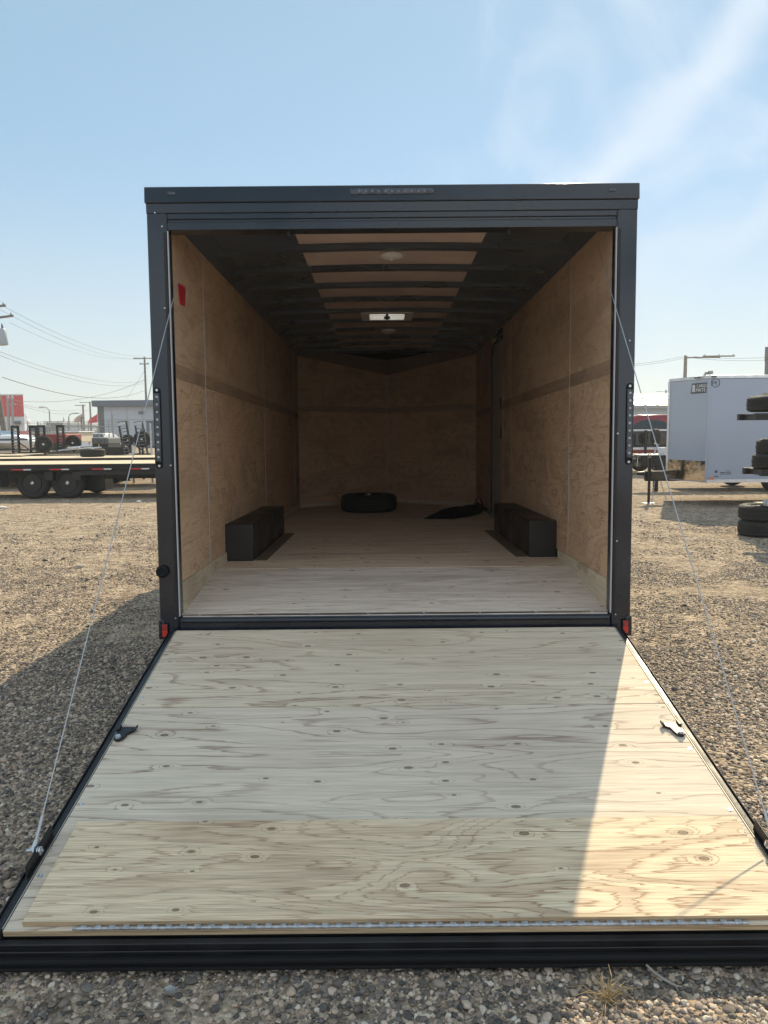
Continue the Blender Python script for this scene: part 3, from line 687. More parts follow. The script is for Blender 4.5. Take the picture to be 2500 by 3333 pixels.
b = MB(); b.lathe([(.026, 0), (.034, -.006), (.034, -.018), (.022, -.024), (.016, -.02), (0, -.02)], (-1.262, -.002, .205), 'y', 24); b.build('door_bumper', M['rubber2'], T)
b = MB()
for p in ((-1.205, 1.61), (-1.205, 2.03), (1.20, .93), (1.205, .35), (-1.2, .78), (1.205, -.055), (-1.20, -.055), (-1.24, 2.10), (1.255, 1.42)):
    b.cut(); b.lathe([(.0055, 0), (.004, -.003), (0, -.0035)], (p[0], -.0045, p[1]), 'y', 10)
b.build('rivet', M['zinc'], T)
b = MB()
for x in (-.55, .62): b.cut(); b.lathe([(.012, 0), (.010, -.02), (0, -.022)], (x, .06, 2.012), 'z', 12)
b.build('header_stop', M['blackm'], T)
# wheels and tongue (below and beyond, mostly hidden from behind)
for y in (1.75, 2.6):
    for s in (-1, 1):
        wheel(T, 'wheel', (s*1.12, y, -.28+ (y*.022)), .345, .205, 'x', s, lugs=6)
b = MB(); b.box(-.9, .9, 1.7, 1.78, -.30, -.2); b.cut(); b.box(-.9, .9, 2.55, 2.63, -.3, -.2); b.build('axle', M['blackm'], T)
b = MB(); b.box(-.05, .05, YV+.9, YV+2.4, -.22, -.12)
b.lathe([(.05, -.22), (.06, -.12), (.03, -.09), (0, -.09)], (0, YV+2.42, 0), 'z', 16)
b.box(-.03, .03, YV+2.2, YV+2.26, -.35, .1)
b.build('tongue', M['blackm'], T)

# ramp door: frame of reference u across, v down the slope, w up from the plywood
hl = TI @ Vector((.056, 4.09, .505)); A = R(11.05+1.28)
dv = Vector((0, -math.cos(A), -math.sin(A))); dw = Vector((0, -math.sin(A), math.cos(A)))
RM = Matrix(((1, dv.x, dw.x, hl.x), (0, dv.y, dw.y, hl.y), (0, dv.z, dw.z, hl.z), (0, 0, 0, 1)))
b = MB(RM)
for s in (-1, 1):
    b.box(*sorted((s*1.196, s*1.206)), .012, 2.012, -.045, .004)
    b.box(*sorted((s*1.2065, s*1.226)), .02, 2.012, -.045, -.006)
    b.box(*sorted((s*1.2262, s*1.2315)), .02, 2.012, -.045, .002)
b.box(-1.195, 1.195, .02, 2.0, -.046, -.020)
b.box(-1.24, 1.24, 2.0125, 2.034, -.07, -.024)
b.box(-1.24, 1.24, 2.0345, 2.0395, -.085, -.046)
ramp = b.build('ramp_door', M['blackm'], T, bevel=.0025)
b = MB(RM); b.box(-1.25, 1.25, 2.040, 2.056, -.094, -.060); b.ring([(-1.25, 2.054, -.066), (1.25, 2.054, -.066)], .009, 12); b.ring([(-1.25, 2.058, -.088), (1.25, 2.058, -.088)], .007, 12)
b.build('bottom_seal', M['rubber2'], ramp, bevel=.003)
b = MB(RM)
for s in (-1, 1): b.cut(); b.box(*sorted((s*1.1925, s*1.1957)), .012, 2.0, -.018, .0025)
b.build('edge_trim', mat('dull_trim', (.40, .38, .34), .6, metal=.6), ramp)
def sheet(name, m, u0, u1, v0, v1, w0, w1, off, parent=ramp, ragged=False):
    b = MB(); b.box(u0, u1, v0, v1, w0, w1, grain=0, off=off)
    edge = [i for i, f in enumerate(b.f) if i in (0, 1, 2, 3)]
    for i in edge: b.m[i] = 1
    b.v = [tuple(RM @ Vector(v)) for v in b.v]
    return b.build(name, [m, M['edge']], parent, bevel=.0012, seg=1)
sheet('plywood_sheet', M['ply_a'], -1.191, 1.191, .003, .7825, -.019, 0, (0, 0))
sheet('plywood_sheet', M['ply_b'], -1.191, 1.191, .7865, 2.008, -.019, 0.0004, (3, 5))
flap = sheet('ramp_flap', M['ply_c'], -1.138, 1.163, 1.555, 1.992, .0012, .019, (1, 9))
b = MB(RM); b.ring([(-.985, 2.0035, .004), (1.01, 2.0035, .004)], .0035, 8)
for i in range(95):
    x = -.985+.021*i
    b.ring([(x+.0006, 2.0035, .004), (x+.0204, 2.0035, .004)], .0052 if i % 2 else .0045, 10)
    if i % 2: b.box(x+.0008, x+.0202, 1.9935, 2.004, .0075, .0088)
b.build('piano_hinge', M['hinge'], ramp)
b = MB(RM)
for s, vs in ((-1, (.56, .70, 1.035, 1.44, 1.79)), (1, (.60, 1.13, 1.50))):
    for v in vs: b.cut(); b.lathe([(.0085, .0005), (.0075, .0028), (.004, .0030), (.003, .0012), (0, .0012)], (s*1.172, v, 0), 'z', 16)
for v in (.02,):
    for u in (-1.0, -.5, .1, .6, 1.05): b.cut(); b.lathe([(.005, .0005), (.004, .002), (0, .002)], (u, v+.02, 0), 'z', 10)
b.build('screw', M['zinc'], ramp)
for s in (-1, 1):                               # latch keepers near the side edges
    b = MB(RM @ Matrix.Translation((s*1.142, 1.0, .0)) @ Matrix.Diagonal((-s*.8, .8, .8, 1)))
    poly = [(-.048, -.055), (.026, -.055), (.026, -.015), (.008, -.005), (-.006, .05), (-.02, .065), (-.04, .065), (-.055, .05), (-.05, 0)]
    b.prism([(x, y, .006) for x, y in poly], (0, 0, .012))
    b.hexa([(.026, -.055, .006), (.044, -.055, .020), (.044, -.018, .020), (.026, -.015, .006), (.026, -.055, .018), (.042, -.055, .032), (.042, -.018, .032), (.026, -.015, .018)])
    b.box(-.062, -.044, -.06, -.02, .0005, .028)
    kp = b.build('latch_keeper', M['blackm'], ramp, bevel=.002)
    b = MB(RM @ Matrix.Translation((s*1.142, 1.0, .0)) @ Matrix.Diagonal((-s*.8, .8, .8, 1)))
    b.lathe([(.016, .018), (.016, .022), (.0135, .0225), (.0135, .031), (0, .033)], (-.031, .045, 0), 'z', 6); b.build('latch_bolt', M['zinc'], ramp)
    # cable bracket low on the ramp edge
    b = MB(RM); b.box(*sorted((s*1.207, s*1.213)), 1.60, 1.80, -.03, .045)
    b.build('cable_bracket', M['blackm'], ramp, bevel=.003)
    b = MB(RM)
    b.ring([(s*1.19, 1.715, .035), (s*1.245, 1.715, .035)], .006, 10)
    for x in (1.196, 1.203, 1.215): b.ring([(s*x, 1.715, .035), (s*(x+.004), 1.715, .035)], .014, 14)
    b.ring([(s*1.222, 1.715, .035), (s*1.222, 1.685, .052)], [.010, .007], 10)
    b.build('cable_bolt', M['zinc'], ramp)
    # the wire rope itself, from the header spring to the ramp edge
    p1 = RM @ Vector((s*1.222, 1.700, .043)); p0 = Vector((s*1.150, .30, 2.02)); 
    b = MB(); n = 24
    pts = [p0.lerp(p1, i/n) + Vector((s*.012*math.sin(math.pi*i/n), 0, -.035*math.sin(math.pi*i/n))) for i in range(n+1)]
    b.ring(pts, .0024, 8); b.ring([p1.lerp(p0, .002), p1.lerp(p0, .03)], .0052, 8)
    b.build('lift_cable', M['cable'], ramp)

# ------------------------------------------------------------------ loose things in the trailer
c = tp((-.245, 5.50, FZ)); t = thing('spare_wheel', c, 'black spare tyre lying flat on the plywood floor inside the black trailer', 'spare wheel', rx=TPITCH)
b = MB(); tyre_mb(b, (0, 0, .112), .352, .22, 'z'); b.build('tyre', M['rubber'], t)
b = MB(); rim_mb(b, (0, 0, .112), .352, .22, 'z', 1, 6); b.build('rim', [M['rim'], M['zinc']], t)
c = tp((.80, 5.0, FZ)); t = thing('folded_sling', c, 'crumpled black fabric sling lying beside the side door on the trailer floor', 'fabric', rx=TPITCH)
b = MB(); out = [(-.42, -.62), (-.1, -.68), (.12, -.40), (.30, .0), (.42, .55), (.52, .95), (.42, 1.0), (.18, .55), (-.05, .15), (-.25, -.25), (-.36, -.45)]
ctr = Vector((.05, -.05, .07)); n = len(out)
vs = [(x, y, .003) for x, y in out] + [((x*.75+.01), y*.75, .045+.03*rnd.random()) for x, y in out] + [((x*.4+.03), y*.4, .07+.02*rnd.random()) for x, y in out] + [tuple(ctr)]
fs = []
for r_ in (0, 1): fs += [(r_*n+i, r_*n+(i+1) % n, (r_+1)*n+(i+1) % n, (r_+1)*n+i) for i in range(n)]
fs += [(2*n+i, 2*n+(i+1) % n, 3*n) for i in range(n)] + [tuple(range(n))[::-1]]
b.add(vs, fs); b.build('sling_cloth', M['rubber2'], t)
b = MB(); b.ring([(.22, .1, .05), (.26, .13, .15), (.29, .15, .20), (.32, .14, .15), (.35, .1, .04)], .008, 8); b.build('loop', M['rubber2'], t)

# ================================================================== the yard on the left
def plate_text(txt, size, M4, m, name, parent, ext=.002):
    cu = bpy.data.curves.new(name, 'FONT'); cu.body = txt; cu.size = size; cu.extrude = ext; cu.align_x = 'LEFT'; cu.resolution_u = 2
    tmp = bpy.data.objects.new(name, cu); COL.objects.link(tmp)
    dg = bpy.context.evaluated_depsgraph_get(); me = bpy.data.meshes.new_from_object(tmp.evaluated_get(dg))
    bpy.data.objects.remove(tmp); bpy.data.curves.remove(cu)
    me.transform(M4); me.materials.clear(); me.materials.append(m)
    o = bpy.data.objects.new(name, me); COL.objects.link(o); o.parent = parent; return o
FRONT = Matrix.Rotation(math.pi/2, 4, 'X')     # text lying in XY stood up to face -Y
def planks(name, parent, x0, x1, y0, y1, z, n, m=None, th=.04):
    b = MB(); w = (y1-y0)/n
    for i in range(n):
        b.box(x0+rnd.uniform(-.01, .01), x1, y0+w*i+.004, y0+w*(i+1)-.004, z-th, z+rnd.uniform(-.003, .003), grain=0, off=(rnd.uniform(-9, 9), rnd.uniform(-9, 9)))
    return b.build(name, m or M['plank'], parent)
# nearest flatbed, side on
Y = 18.2; Xl, Xr = -15.5, -3.6
t = thing('flatbed_trailer', (-8.5, Y+1.2, 0), 'nearest long black flatbed trailer with bare plank deck, side on at left', 'flatbed trailer', 'flatbed trailers parked in the yard')
o = t.location; X0, X1 = Xl-o.x, Xr-o.x
planks('deck', t, X0, X1, -1.17, 1.2, .835, 14)
b = MB()
b.box(X0, X1, -1.2, -1.175, .70, .84); b.box(X0, X1, -1.23, -1.201, .70, .735); b.box(X0, X1, -1.222, -1.201, .80, .835)
b.box(X0, X1, 1.201, 1.23, .70, .82)
for x in np.arange(X0+.3, X1, .6): b.box(x, x+.06, -1.17, 1.17, .69, .79)
b.box(X0, X1, -.55, -.45, .45, .69); b.box(X0, X1, .45, .55, .45, .69)
fr = b.build('frame', M['blackm'], t, bevel=.006)
for k, px in enumerate((37, 161, 299, 422)):
    xa = at(px, 1515, Y-.03).x-o.x
    b = MB(); b.box(xa-.003, xa+.275, -1.236, -1.2305, .703, .732); b.mi = 1; b.box(xa+.28, xa+.46, -1.236, -1.2305, .703, .732)
    b.build('reflective_tape', [M['tape_r'], M['tape_w']], t)
    if k == 3:
        for kk in range(1, 3):
            for dx in (-1, 1): pass
for px in (92, 208):
    xc = at(px, 1574, Y).x-o.x
    wheel(t, 'wheel', (xc, -.90, .385), .385, .24, 'y', -1)
    wheel(t, 'wheel', (xc, .90, .385), .385, .24, 'y', 1)
for (xa, xb) in ((at(14, 1545, Y).x-o.x, at(170, 1545, Y).x-o.x), (at(170, 1545, Y).x-o.x+.02, at(262, 1545, Y).x-o.x)):
    b = MB(); b.box(xa, xb, -1.17, -.72, .66, .69); b.hexa([(xb-.2, -1.17, .45), (xb, -1.17, .45), (xb, -.75, .45), (xb-.2, -.75, .45), (xb-.22, -1.17, .66), (xb, -1.17, .66), (xb, -.75, .66), (xb-.22, -.75, .66)])
    b.build('mudguard', M['blackm'], t, bevel=.01)
b = MB(); xa = at(0, 1540, Y).x-o.x; b.box(xa-.04, xa+.16, -1.16, -1.13, .32, .70); b.build('mud_flap', M['rubber2'], t, bevel=.02)
b = MB(); xa = at(262, 1545, Y).x-o.x; b.box(xa-.02, X1, -1.17, -1.14, .57, .695); b.build('side_beam', M['blackm'], t, bevel=.008)
b = MB(); xa = at(290, 1560, Y+.5).x-o.x; b.box(xa-.25, xa+.35, -.6, 0, .17, .57); b.build('tool_box', M['blackm'], t, bevel=.015)
# further flatbeds behind it
def flatbed(loc, rz, L_, W_, z, label, lamp=True):
    t = thing('flatbed_trailer', loc, label, 'flatbed trailer', 'flatbed trailers parked in the yard', rz=rz)
    planks('deck', t, -L_, 0, 0, W_, z, 12)
    b = MB(); b.box(-L_, 0, -.03, -.003, z-.15, z); b.box(-L_, 0, W_+.003, W_+.03, z-.15, z); b.box(.002, .03, -.03, W_+.03, z-.15, z-.005)
    b.box(-L_, -.1, .4, .5, z-.4, z-.05); b.box(-L_, -.1, W_-.5, W_-.4, z-.4, z-.05)
    b.build('frame', M['blackm'], t, bevel=.005)
    for x in (-L_*.35, -L_*.35-.95):
        for y, s in ((.22, -1), (W_-.22, 1)): wheel(t, 'wheel', (x, y, .37), .37, .22, 'y', s)
    n = int(L_/.75)
    for k in range(n):
        b = MB(); b.box(-L_+k*.75+.1, -L_+k*.75+.38, -.036, -.031, z-.13, z-.08); b.mi = 1; b.box(-L_+k*.75+.385, -L_+k*.75+.6, -.036, -.031, z-.13, z-.08)
        b.build('reflective_tape', [M['tape_r'], M['tape_w']], t)
    return t
flatbed((at(560, 1484, 22.3).x, 21.9, 0), R(1.5), 6.4, 2.3, .86, 'second flatbed trailer, its plank deck carrying the loose tyre')
flatbed((at(176, 1470, 26).x, 23.6, 0), R(4), 9, 2.2, .90, 'third flatbed trailer, left of the deck that carries the loose tyre')
# loose tyre on the deck
c = at(302, 1487, 23.0); t = thing('loose_tyre', (c.x, 23.0, .862), 'loose black tyre lying flat on the plank deck of the second flatbed', 'tyre')
b = MB(); tyre_mb(b, (0, 0, .12), .37, .23, 'z'); b.build('tread', M['rubber'], t)
b = MB(); rim_mb(b, (0, 0, .12), .37, .23, 'z', 1, 6); b.build('rim', [M['rim'], M['zinc']], t)

def ladder(parent, M4, w, Lg, n=8, cap=False):
    b = MB(M4)
    for s in (0, 1): b.box(s*w-.012, s*w+.012, -.05, .05, 0, Lg)
    for i in range(n): z = Lg*(i+.7)/(n+.6); b.box(.013, w-.013, -.035, .035, z-.008, z+.006); 
    b.box(-.02, w+.02, -.056, .056, Lg+.001, Lg+.02)
    if not cap: b.box(.013, w-.013, -.04, .04, Lg*.93, Lg)
    o = b.build('loading_ramp', M['blackm'], parent, bevel=.004)
    b = MB(M4)
    for i in range(n): z = Lg*(i+.7)/(n+.6); b.cut(); b.box(.014, w-.014, -.034, .034, z+.0065, z+.013)
    b.build('rung', M['galv'], o)
    if cap: b = MB(M4); b.box(.0, w, -.062, -.0505, Lg*.90, Lg); b.build('ramp_tip', M['galv'], o)
    b = MB(M4); b.ring([(w*.9, .05, Lg*.38), (w*1.0+.30, .28, 0)], .018, 6); b.build('brace', M['blackm'], o)
    return o
def equip(loc, rz, label, px_ramps, lean=0, ht=.95, cap=False, zb=.88, spare=None, L_=4.2):
    """small equipment trailer, body to the left, two ladder ramps stood up at its right end"""
    t = thing('equipment_trailer', loc, label, 'equipment trailer', 'equipment trailers with ramps stood up', rz=rz)
    z = zb
    planks('deck', t, -L_, 0, 0, 1.9, z-.02, 10)
    b = MB(); b.box(-L_, .0, -.06, -.004, z-.12, z); b.box(-L_, 0, 1.904, 1.96, z-.12, z); b.box(.003, .08, -.06, 1.96, z-.12, z)
    b.box(-L_-.9, -L_+.2, .90, 1.0, z-.12, z-.02)
    b.build('frame', M['blackm'], t, bevel=.006)
    for y, s in ((-.22, -1), (2.12, 1)):
        for x in (-1.6, -2.45): wheel(t, 'wheel', (x, y, .37), .36, .21, 'y', s, lugs=6)
        b = MB(); y0, y1 = y-.13, y+.13
        pts = [(-3.0, z-.22), (-2.85, z-.02), (-2.7, z+.03), (-1.35, z+.03), (-1.2, z-.02), (-1.05, z-.22)]
        for (xa, za), (xb, zb_) in zip(pts, pts[1:]): b.hexa([(xa, y0, za-.012), (xb, y0, zb_-.012), (xb, y1, zb_-.012), (xa, y1, za-.012), (xa, y0, za), (xb, y0, zb_), (xb, y1, zb_), (xa, y1, za)])
        b.build('fender', M['blackm'], t)
    for (dx, dy) in px_ramps:
        ladder(t, Matrix.Translation((dx, dy, z)) @ Matrix.Rotation(-rz, 4, 'Z') @ Matrix.Rotation(R(-18 if not cap else -8), 4, 'Z') @ Matrix.Rotation(lean, 4, 'Y'), .25, ht, 9, cap)
    if spare:
        wheel(t, 'spare_wheel', spare, .36, .21, 'y', -1, lugs=6)
    return t
def xw(px, Y_): return at(px, 1450, Y_).x
Yr = 25.5
equip((xw(36, Yr), Yr, 0), R(-8), 'equipment trailer with the leftmost pair of black ladder ramps, in front of the white boat', [(0, .1), (.42, .45)], 0, .88, zb=.93)
equip((xw(122, Yr+1.2), Yr+1.2, 0), R(-8), 'equipment trailer whose middle pair of ladder ramps stands behind an upright spare wheel', [(0, .1), (.50, .45)], 0, .90, zb=.93)
equip((xw(399, 24.4), 24.4, 0), R(-6), 'equipment trailer with light tipped ladder ramps leaning left, near the tall black trailer', [(0, .1), (.42, .35)], R(-8), 1.02, True, zb=.87)
for (px, py, Y_, r_, lab) in ((143, 1446, 25.0, .275, 'black spare wheel upright in front of the middle ladder ramps'), (238, 1442, 27.5, .28, 'black spare wheel standing upright in front of the cream camper'),
                          (417, 1433, 26.2, .20, 'small black spare wheel between the light tipped ramps'), (462, 1430, 25.6, .275, 'black spare wheel upright right of the light tipped ramps')):
    c = at(px, py, Y_); t = thing('upright_spare_wheel', (c.x, Y_, c.z-r_), lab, 'spare wheel', 'spare wheels carried upright', rz=R(12))
    wheel(t, 'tyre', (0, 0, r_), r_, .2, 'y', -1, lugs=6)
    b = MB(); b.box(-.03, .03, .12, .16, -(c.z-r_), r_); b.build('mounting_post', M['blackm'], t)
# galvanised boat trailer rails and yellow pole between them
c = at(270, 1450, 25.0)
t = thing('pipe_rack', (c.x, 25.0, 0), 'low rack of silver rails and black beams just behind the loose tyre', 'rack')
b = MB()
for i, (pa, pb, yy) in enumerate((((210, 1458), (300, 1450), 25.0), ((215, 1463), (330, 1456), 24.8), ((190, 1467), (260, 1457), 24.6))):
    b.cut(); b.ring([at(*pa, yy), at(*pb, yy)], .022, 8)
b.build('rail', M['alu'], t, world=True)
b = MB(); p, q = at(196, 1466, 24.7), at(214, 1450, 24.7); b.hexa([(p.x-.08, 24.65, p.z), (p.x+.1, 24.65, p.z), (p.x+.1, 24.8, p.z), (p.x-.08, 24.8, p.z), (q.x-.08, 24.65, q.z), (q.x+.1, 24.65, q.z), (q.x+.1, 24.8, q.z), (q.x-.08, 24.8, q.z)])
b.cut(); p = at(300, 1456, 25.2); b.box(p.x-.3, p.x+1.2, 25.1, 25.2, .0, p.z); b.build('beam', M['blackm'], t, world=True)
t = thing('yellow_pole', at(322, 1445, 25.4), 'thin yellow pole sticking up slanted behind the loose tyre', 'pole')
b = MB(); b.ring([at(322, 1445, 25.4)-Vector((0.1, 0, 1)), at(322, 1445, 25.4), at(342, 1411, 25.4)], .015, 6); b.build('shaft', mat('yellow_paint', (.55, .38, .05), .5), t, world=True)
for k, (px, pt_, pb_, lab) in enumerate(((432, 1450, 1476, 'short silver jack post right of the first light tipped ramp'), (493, 1377, 1468, 'tall silver jack post at the edge of the big black trailer'))):
    c = at(px, pb_, 23.9); t = thing('jack_post', (c.x, 23.9, 0), lab, 'jack')
    top = at(px, pt_, 23.9).z
    b = MB(); b.ring([(0, 0, .0), (0, 0, c.z)], .035, 8); b.cut(); b.ring([(0, 0, c.z), (0, 0, top)], .028, 8); b.build('post', M['galv'], t)

# boat
Yb = 32.0; sc_ = Yb/F
c = at(60, 1460, Yb)
t = thing('motor_boat', (c.x, Yb, .0), 'white motor boat with dark side stripe and blue tinted windshield at the far left', 'boat')
def bx(px): return at(px, 1430, Yb).x - c.x
def bz(py): return at(60, py, Yb).z
sts = [(-260, .95, 1460, 1414), (-100, 1.05, 1460, 1415), (0, 1.05, 1460, 1416), (60, .95, 1460, 1417), (90, .70, 1458, 1419), (106, .35, 1452, 1431), (117, .04, 1447, 1444)]
b = MB(); ring = []
for px, hw, yb_, yt in sts:
    x = bx(px); zb_, zt = bz(yb_), bz(yt); ring.append([(x, -hw*.55, zb_), (x, -hw, zb_+(zt-zb_)*.45), (x, -hw*.97, zt-.02), (x, -hw*.6, zt+.04), (x, hw*.6, zt+.04), (x, hw*.97, zt-.02), (x, hw, zb_+(zt-zb_)*.45), (x, hw*.55, zb_)])
vs = [p for r_ in ring for p in r_]; n = 8
fs = [(i*n+k, i*n+(k+1) % n, (i+1)*n+(k+1) % n, (i+1)*n+k) for i in range(len(ring)-1) for k in range(n)] + [tuple(range(n))[::-1], tuple(range((len(ring)-1)*n, len(ring)*n))]
b.add(vs, fs); b.build('hull', M['carw'], t, bevel=.01)
b = MB(); 
for (pa, pb) in ((-260, 0), (0, 60), (60, 88), (88, 104)):
    def hw_(px):
        for (a0, h0, _, _), (a1, h1, _, _) in zip(sts, sts[1:]):
            if a0 <= px <= a1: return h0+(h1-h0)*(px-a0)/(a1-a0)
    ya, yb2 = -hw_(pa)*1.0-.012, -hw_(pb)*1.0-.012
    za, zb_ = bz(1433), bz(1433); zc = bz(1427)
    b.hexa([(bx(pa), ya, za), (bx(pb), yb2, zb_), (bx(pb), yb2+.01, zb_), (bx(pa), ya+.01, za), (bx(pa), ya+.0, zc), (bx(pb), yb2, zc), (bx(pb), yb2+.01, zc), (bx(pa), ya+.01, zc)])
b.build('side_stripe', M['dgrey'], t)
b = MB(); b.hexa([(bx(2), -.85, bz(1415)), (bx(34), -.7, bz(1415)), (bx(34), .7, bz(1415)), (bx(2), .85, bz(1415)), (bx(8), -.7, bz(1402)), (bx(22), -.6, bz(1402)), (bx(22), .6, bz(1402)), (bx(8), .7, bz(1402))])
b.build('windshield', M['glassb'], t, bevel=.01)
b = MB(); b.box(bx(-260), bx(70), -.6, .6, .45, bz(1462)); b.build('cradle', M['blackm'], t, bevel=.02)
for px in (-120, -160): wheel(t, 'wheel', (bx(px), -.9, .34), .33, .2, 'y', -1, lugs=5)

# red banner board, red cargo box and camper, pickups
Yq = 40.0
p0, p1 = at(56, 1415, Yq), at(91, 1403, Yq)
t = thing('red_sign_board', ((p0.x+p1.x)/2, Yq, 0), 'red board with white letters seen between the ladder ramps', 'sign')
b = MB(); b.box(p0.x, p1.x, Yq, Yq+.06, p0.z, p1.z); b.build('board', M['bred'], t, world=True, bevel=.01)
b = MB(); b.box(p0.x+.1, p0.x+.16, Yq+.07, Yq+.13, 0, p0.z+.1); b.cut(); b.box(p1.x-.16, p1.x-.1, Yq+.07, Yq+.13, 0, p0.z+.1); b.build('leg', M['steelg'], t, world=True)
oo = at(62, 1412, Yq)
plate_text('UTION', .17, Matrix.Translation(Vector((oo.x, Yq-.005, oo.z))-t.location) @ FRONT, M['white'], 'lettering', t)
def block(name, px0, px1, y_top, y_bot, Y_, depth, m, lab, cat, parts=()):
    a_, b_ = at(px0, y_bot, Y_), at(px1, y_top, Y_)
    t = thing(name, ((a_.x+b_.x)/2, Y_+depth/2, 0), lab, cat)
    b = MB(); b.box(a_.x, b_.x, Y_, Y_+depth, max(a_.z, .0), b_.z); b.build('body', m, t, world=True, bevel=.04)
    return t, a_, b_
t, a_, b_ = block('cargo_container', 94, 214, 1413, 1443, 42, 2.2, M['maroon'], 'long low red container behind the ladder ramps, under the cream camper roof', 'container')
b = MB()
for i in range(26): x = a_.x+(b_.x-a_.x)*(i+.5)/26; b.cut(); b.box(x-.02, x+.02, 41.96, 41.995, a_.z+.05, b_.z-.05)
b.build('rib', M['maroon'], t, world=True)
b = MB(); b.box(a_.x+.05, b_.x-.05, 42.05, 44.1, 0, a_.z-.004); b.build('base', M['blackm'], t, world=True)
t, a_, b_ = block('camper', 190, 254, 1408, 1440, 45, 2.3, M['cream'], 'cream camper with white roof between the chain link fence and the spare wheel', 'camper')
b = MB(); b.box(a_.x-.1, b_.x+.1, 44.9, 47.4, b_.z+.003, b_.z+.09); b.build('roof', M['carw'], t, world=True, bevel=.03)
b = MB()
for k in range(3): x = a_.x+.2+k*.36; b.cut(); b.box(x, x+.25, 44.97, 44.995, b_.z-.32, b_.z-.12)
b.build('window', M['glass'], t, world=True)
for k in (0, 1): wheel(t, 'wheel', (a_.x-t.location.x+.3+.5*k, -1.0, .34), .34, .2, 'y', -1)
def pickup(name, px, Y_, w, m, lab, s=1.0, red=False):
    c = at(px, 1440, Y_); t = thing(name, (c.x, Y_, 0), lab, 'pickup truck', rz=R(-14))
    h = w/2
    b = MB(); b.box(-h, h, 0, 2.0, .55, 1.12); b.box(-h, h, 2.0, 5.4, .55, 1.15); b.build('body', m, t, bevel=.06)
    b = MB(); b.hexa([(-h+.05, 1.9, 1.155), (h-.05, 1.9, 1.155), (h-.05, 4.0, 1.155), (-h+.05, 4.0, 1.155), (-h+.2, 2.1, 1.52), (h-.2, 2.1, 1.52), (h-.2, 3.5, 1.52), (-h+.2, 3.5, 1.52)]); b.build('cab', m, t, bevel=.05)
    b = MB(); b.hexa([(-h+.15, 1.90, 1.20), (h-.15, 1.90, 1.20), (h-.15, 1.95, 1.20), (-h+.15, 1.95, 1.20), (-h+.25, 2.05, 1.45), (h-.25, 2.05, 1.45), (h-.25, 2.1, 1.45), (-h+.25, 2.1, 1.45)]); b.build('rear_window', M['glass'], t)
    b = MB()
    for sx in (-1, 1): b.cut(); b.box(*sorted((sx*(h-.16), sx*(h+.004))), -.02, .05, .75, 1.08)
    b.build('tail_lamp', M['red'], t, bevel=.02)
    b = MB(); b.box(-h+.02, h-.02, -.15, -.02, .50, .66); b.build('bumper', M['alu'], t, bevel=.03)
    for y in (.95, 4.4):
        for sx in (-1, 1): wheel(t, 'wheel', (sx*(h-.12), y, .36), .36, .22, 'x', sx, lugs=5)
    return t
pickup('pickup_truck', 262, 60, 1.0*1.75, M['carw'], 'white pickup truck seen from behind, right of the second upright spare wheel')
t, a_, b_ = block('dump_bin', 298, 352, 1425, 1446, 36, 1.8, M['dgrey'], 'long dark grey steel bin in front of the dark end of the pale building', 'bin')
b = MB(); b.box(a_.x+.02, b_.x-.02, 36.02, 37.7, 0, a_.z-.004); b.build('base', M['blackm'], t, world=True)
b = MB()
for i in range(5): x = a_.x+(b_.x-a_.x)*(i+.5)/5; b.cut(); b.box(x-.03, x+.03, 35.95, 35.995, a_.z+.04, b_.z-.02)
b.build('rib', M['dgrey'], t, world=True)
t, a_, b_ = block('parked_van', 100, 128, 1385, 1405, 60, 2.0, M['bgrey'], 'blue grey van parked far back behind the second ladder ramp', 'van')
b = MB(); b.box(a_.x+.15, b_.x-.15, 59.96, 59.995, b_.z-.3, b_.z-.1); b.build('window', M['glass'], t, world=True)
for k in (.25, .75): wheel(t, 'wheel', (a_.x-t.location.x+(b_.x-a_.x)*k, -.95, .33), .33, .2, 'y', -1)

# chain link fence
Yf = 50.0
fx0, fx1 = at(90, 1390, Yf).x, at(420, 1390, Yf).x
t = thing('chain_link_fence', ((fx0+fx1)/2, Yf, 0), 'grey chain link fence with top rail and barbed wire in front of the pale building', 'fence')
zt = at(250, 1389, Yf).z
b = MB(); b.ring([(fx0, Yf, zt), (fx1, Yf, zt)], .03, 6); b.build('top_rail', M['steelg'], t, world=True)
b = MB()
xs = list(np.linspace(fx0, fx1, 11))
for x in xs: b.cut(); b.ring([(x, Yf, 0), (x, Yf, zt+.35)], .035, 6)
x = at(370, 1390, Yf).x; b.cut(); b.ring([(x, Yf-.1, 0), (x, Yf-.1, zt+.75)], .06, 6)
b.build('fence_post', M['steelg'], t, world=True)
b = MB()
for k in range(3): b.cut(); b.ring([(fx0, Yf, zt+.12+.11*k), (fx1, Yf, zt+.12+.11*k)], .006, 4)
b.build('barbed_wire', M['wire'], t, world=True)
b = MB(); n = int((fx1-fx0)/.28)
for i in range(n):
    x = fx0+.28*i; h = zt-.1
    for s in (-1, 1):
        xa, xb = x, x+s*h
        if xb < fx0 or xb > fx1: xb = max(fx0, min(fx1, xb)); hh = abs(xb-xa)
        else: hh = h
        b.add([(xa-.004, Yf, .1), (xa+.004, Yf, .1), (xb+.004, Yf, .1+hh), (xb-.004, Yf, .1+hh), (xa, Yf+.004, .1), (xb, Yf+.004, .1+hh)], [(0, 1, 2, 3), (1, 4, 5, 2), (4, 0, 3, 5)])
b.build('mesh', M['steelg'], t, world=True, smooth=False)

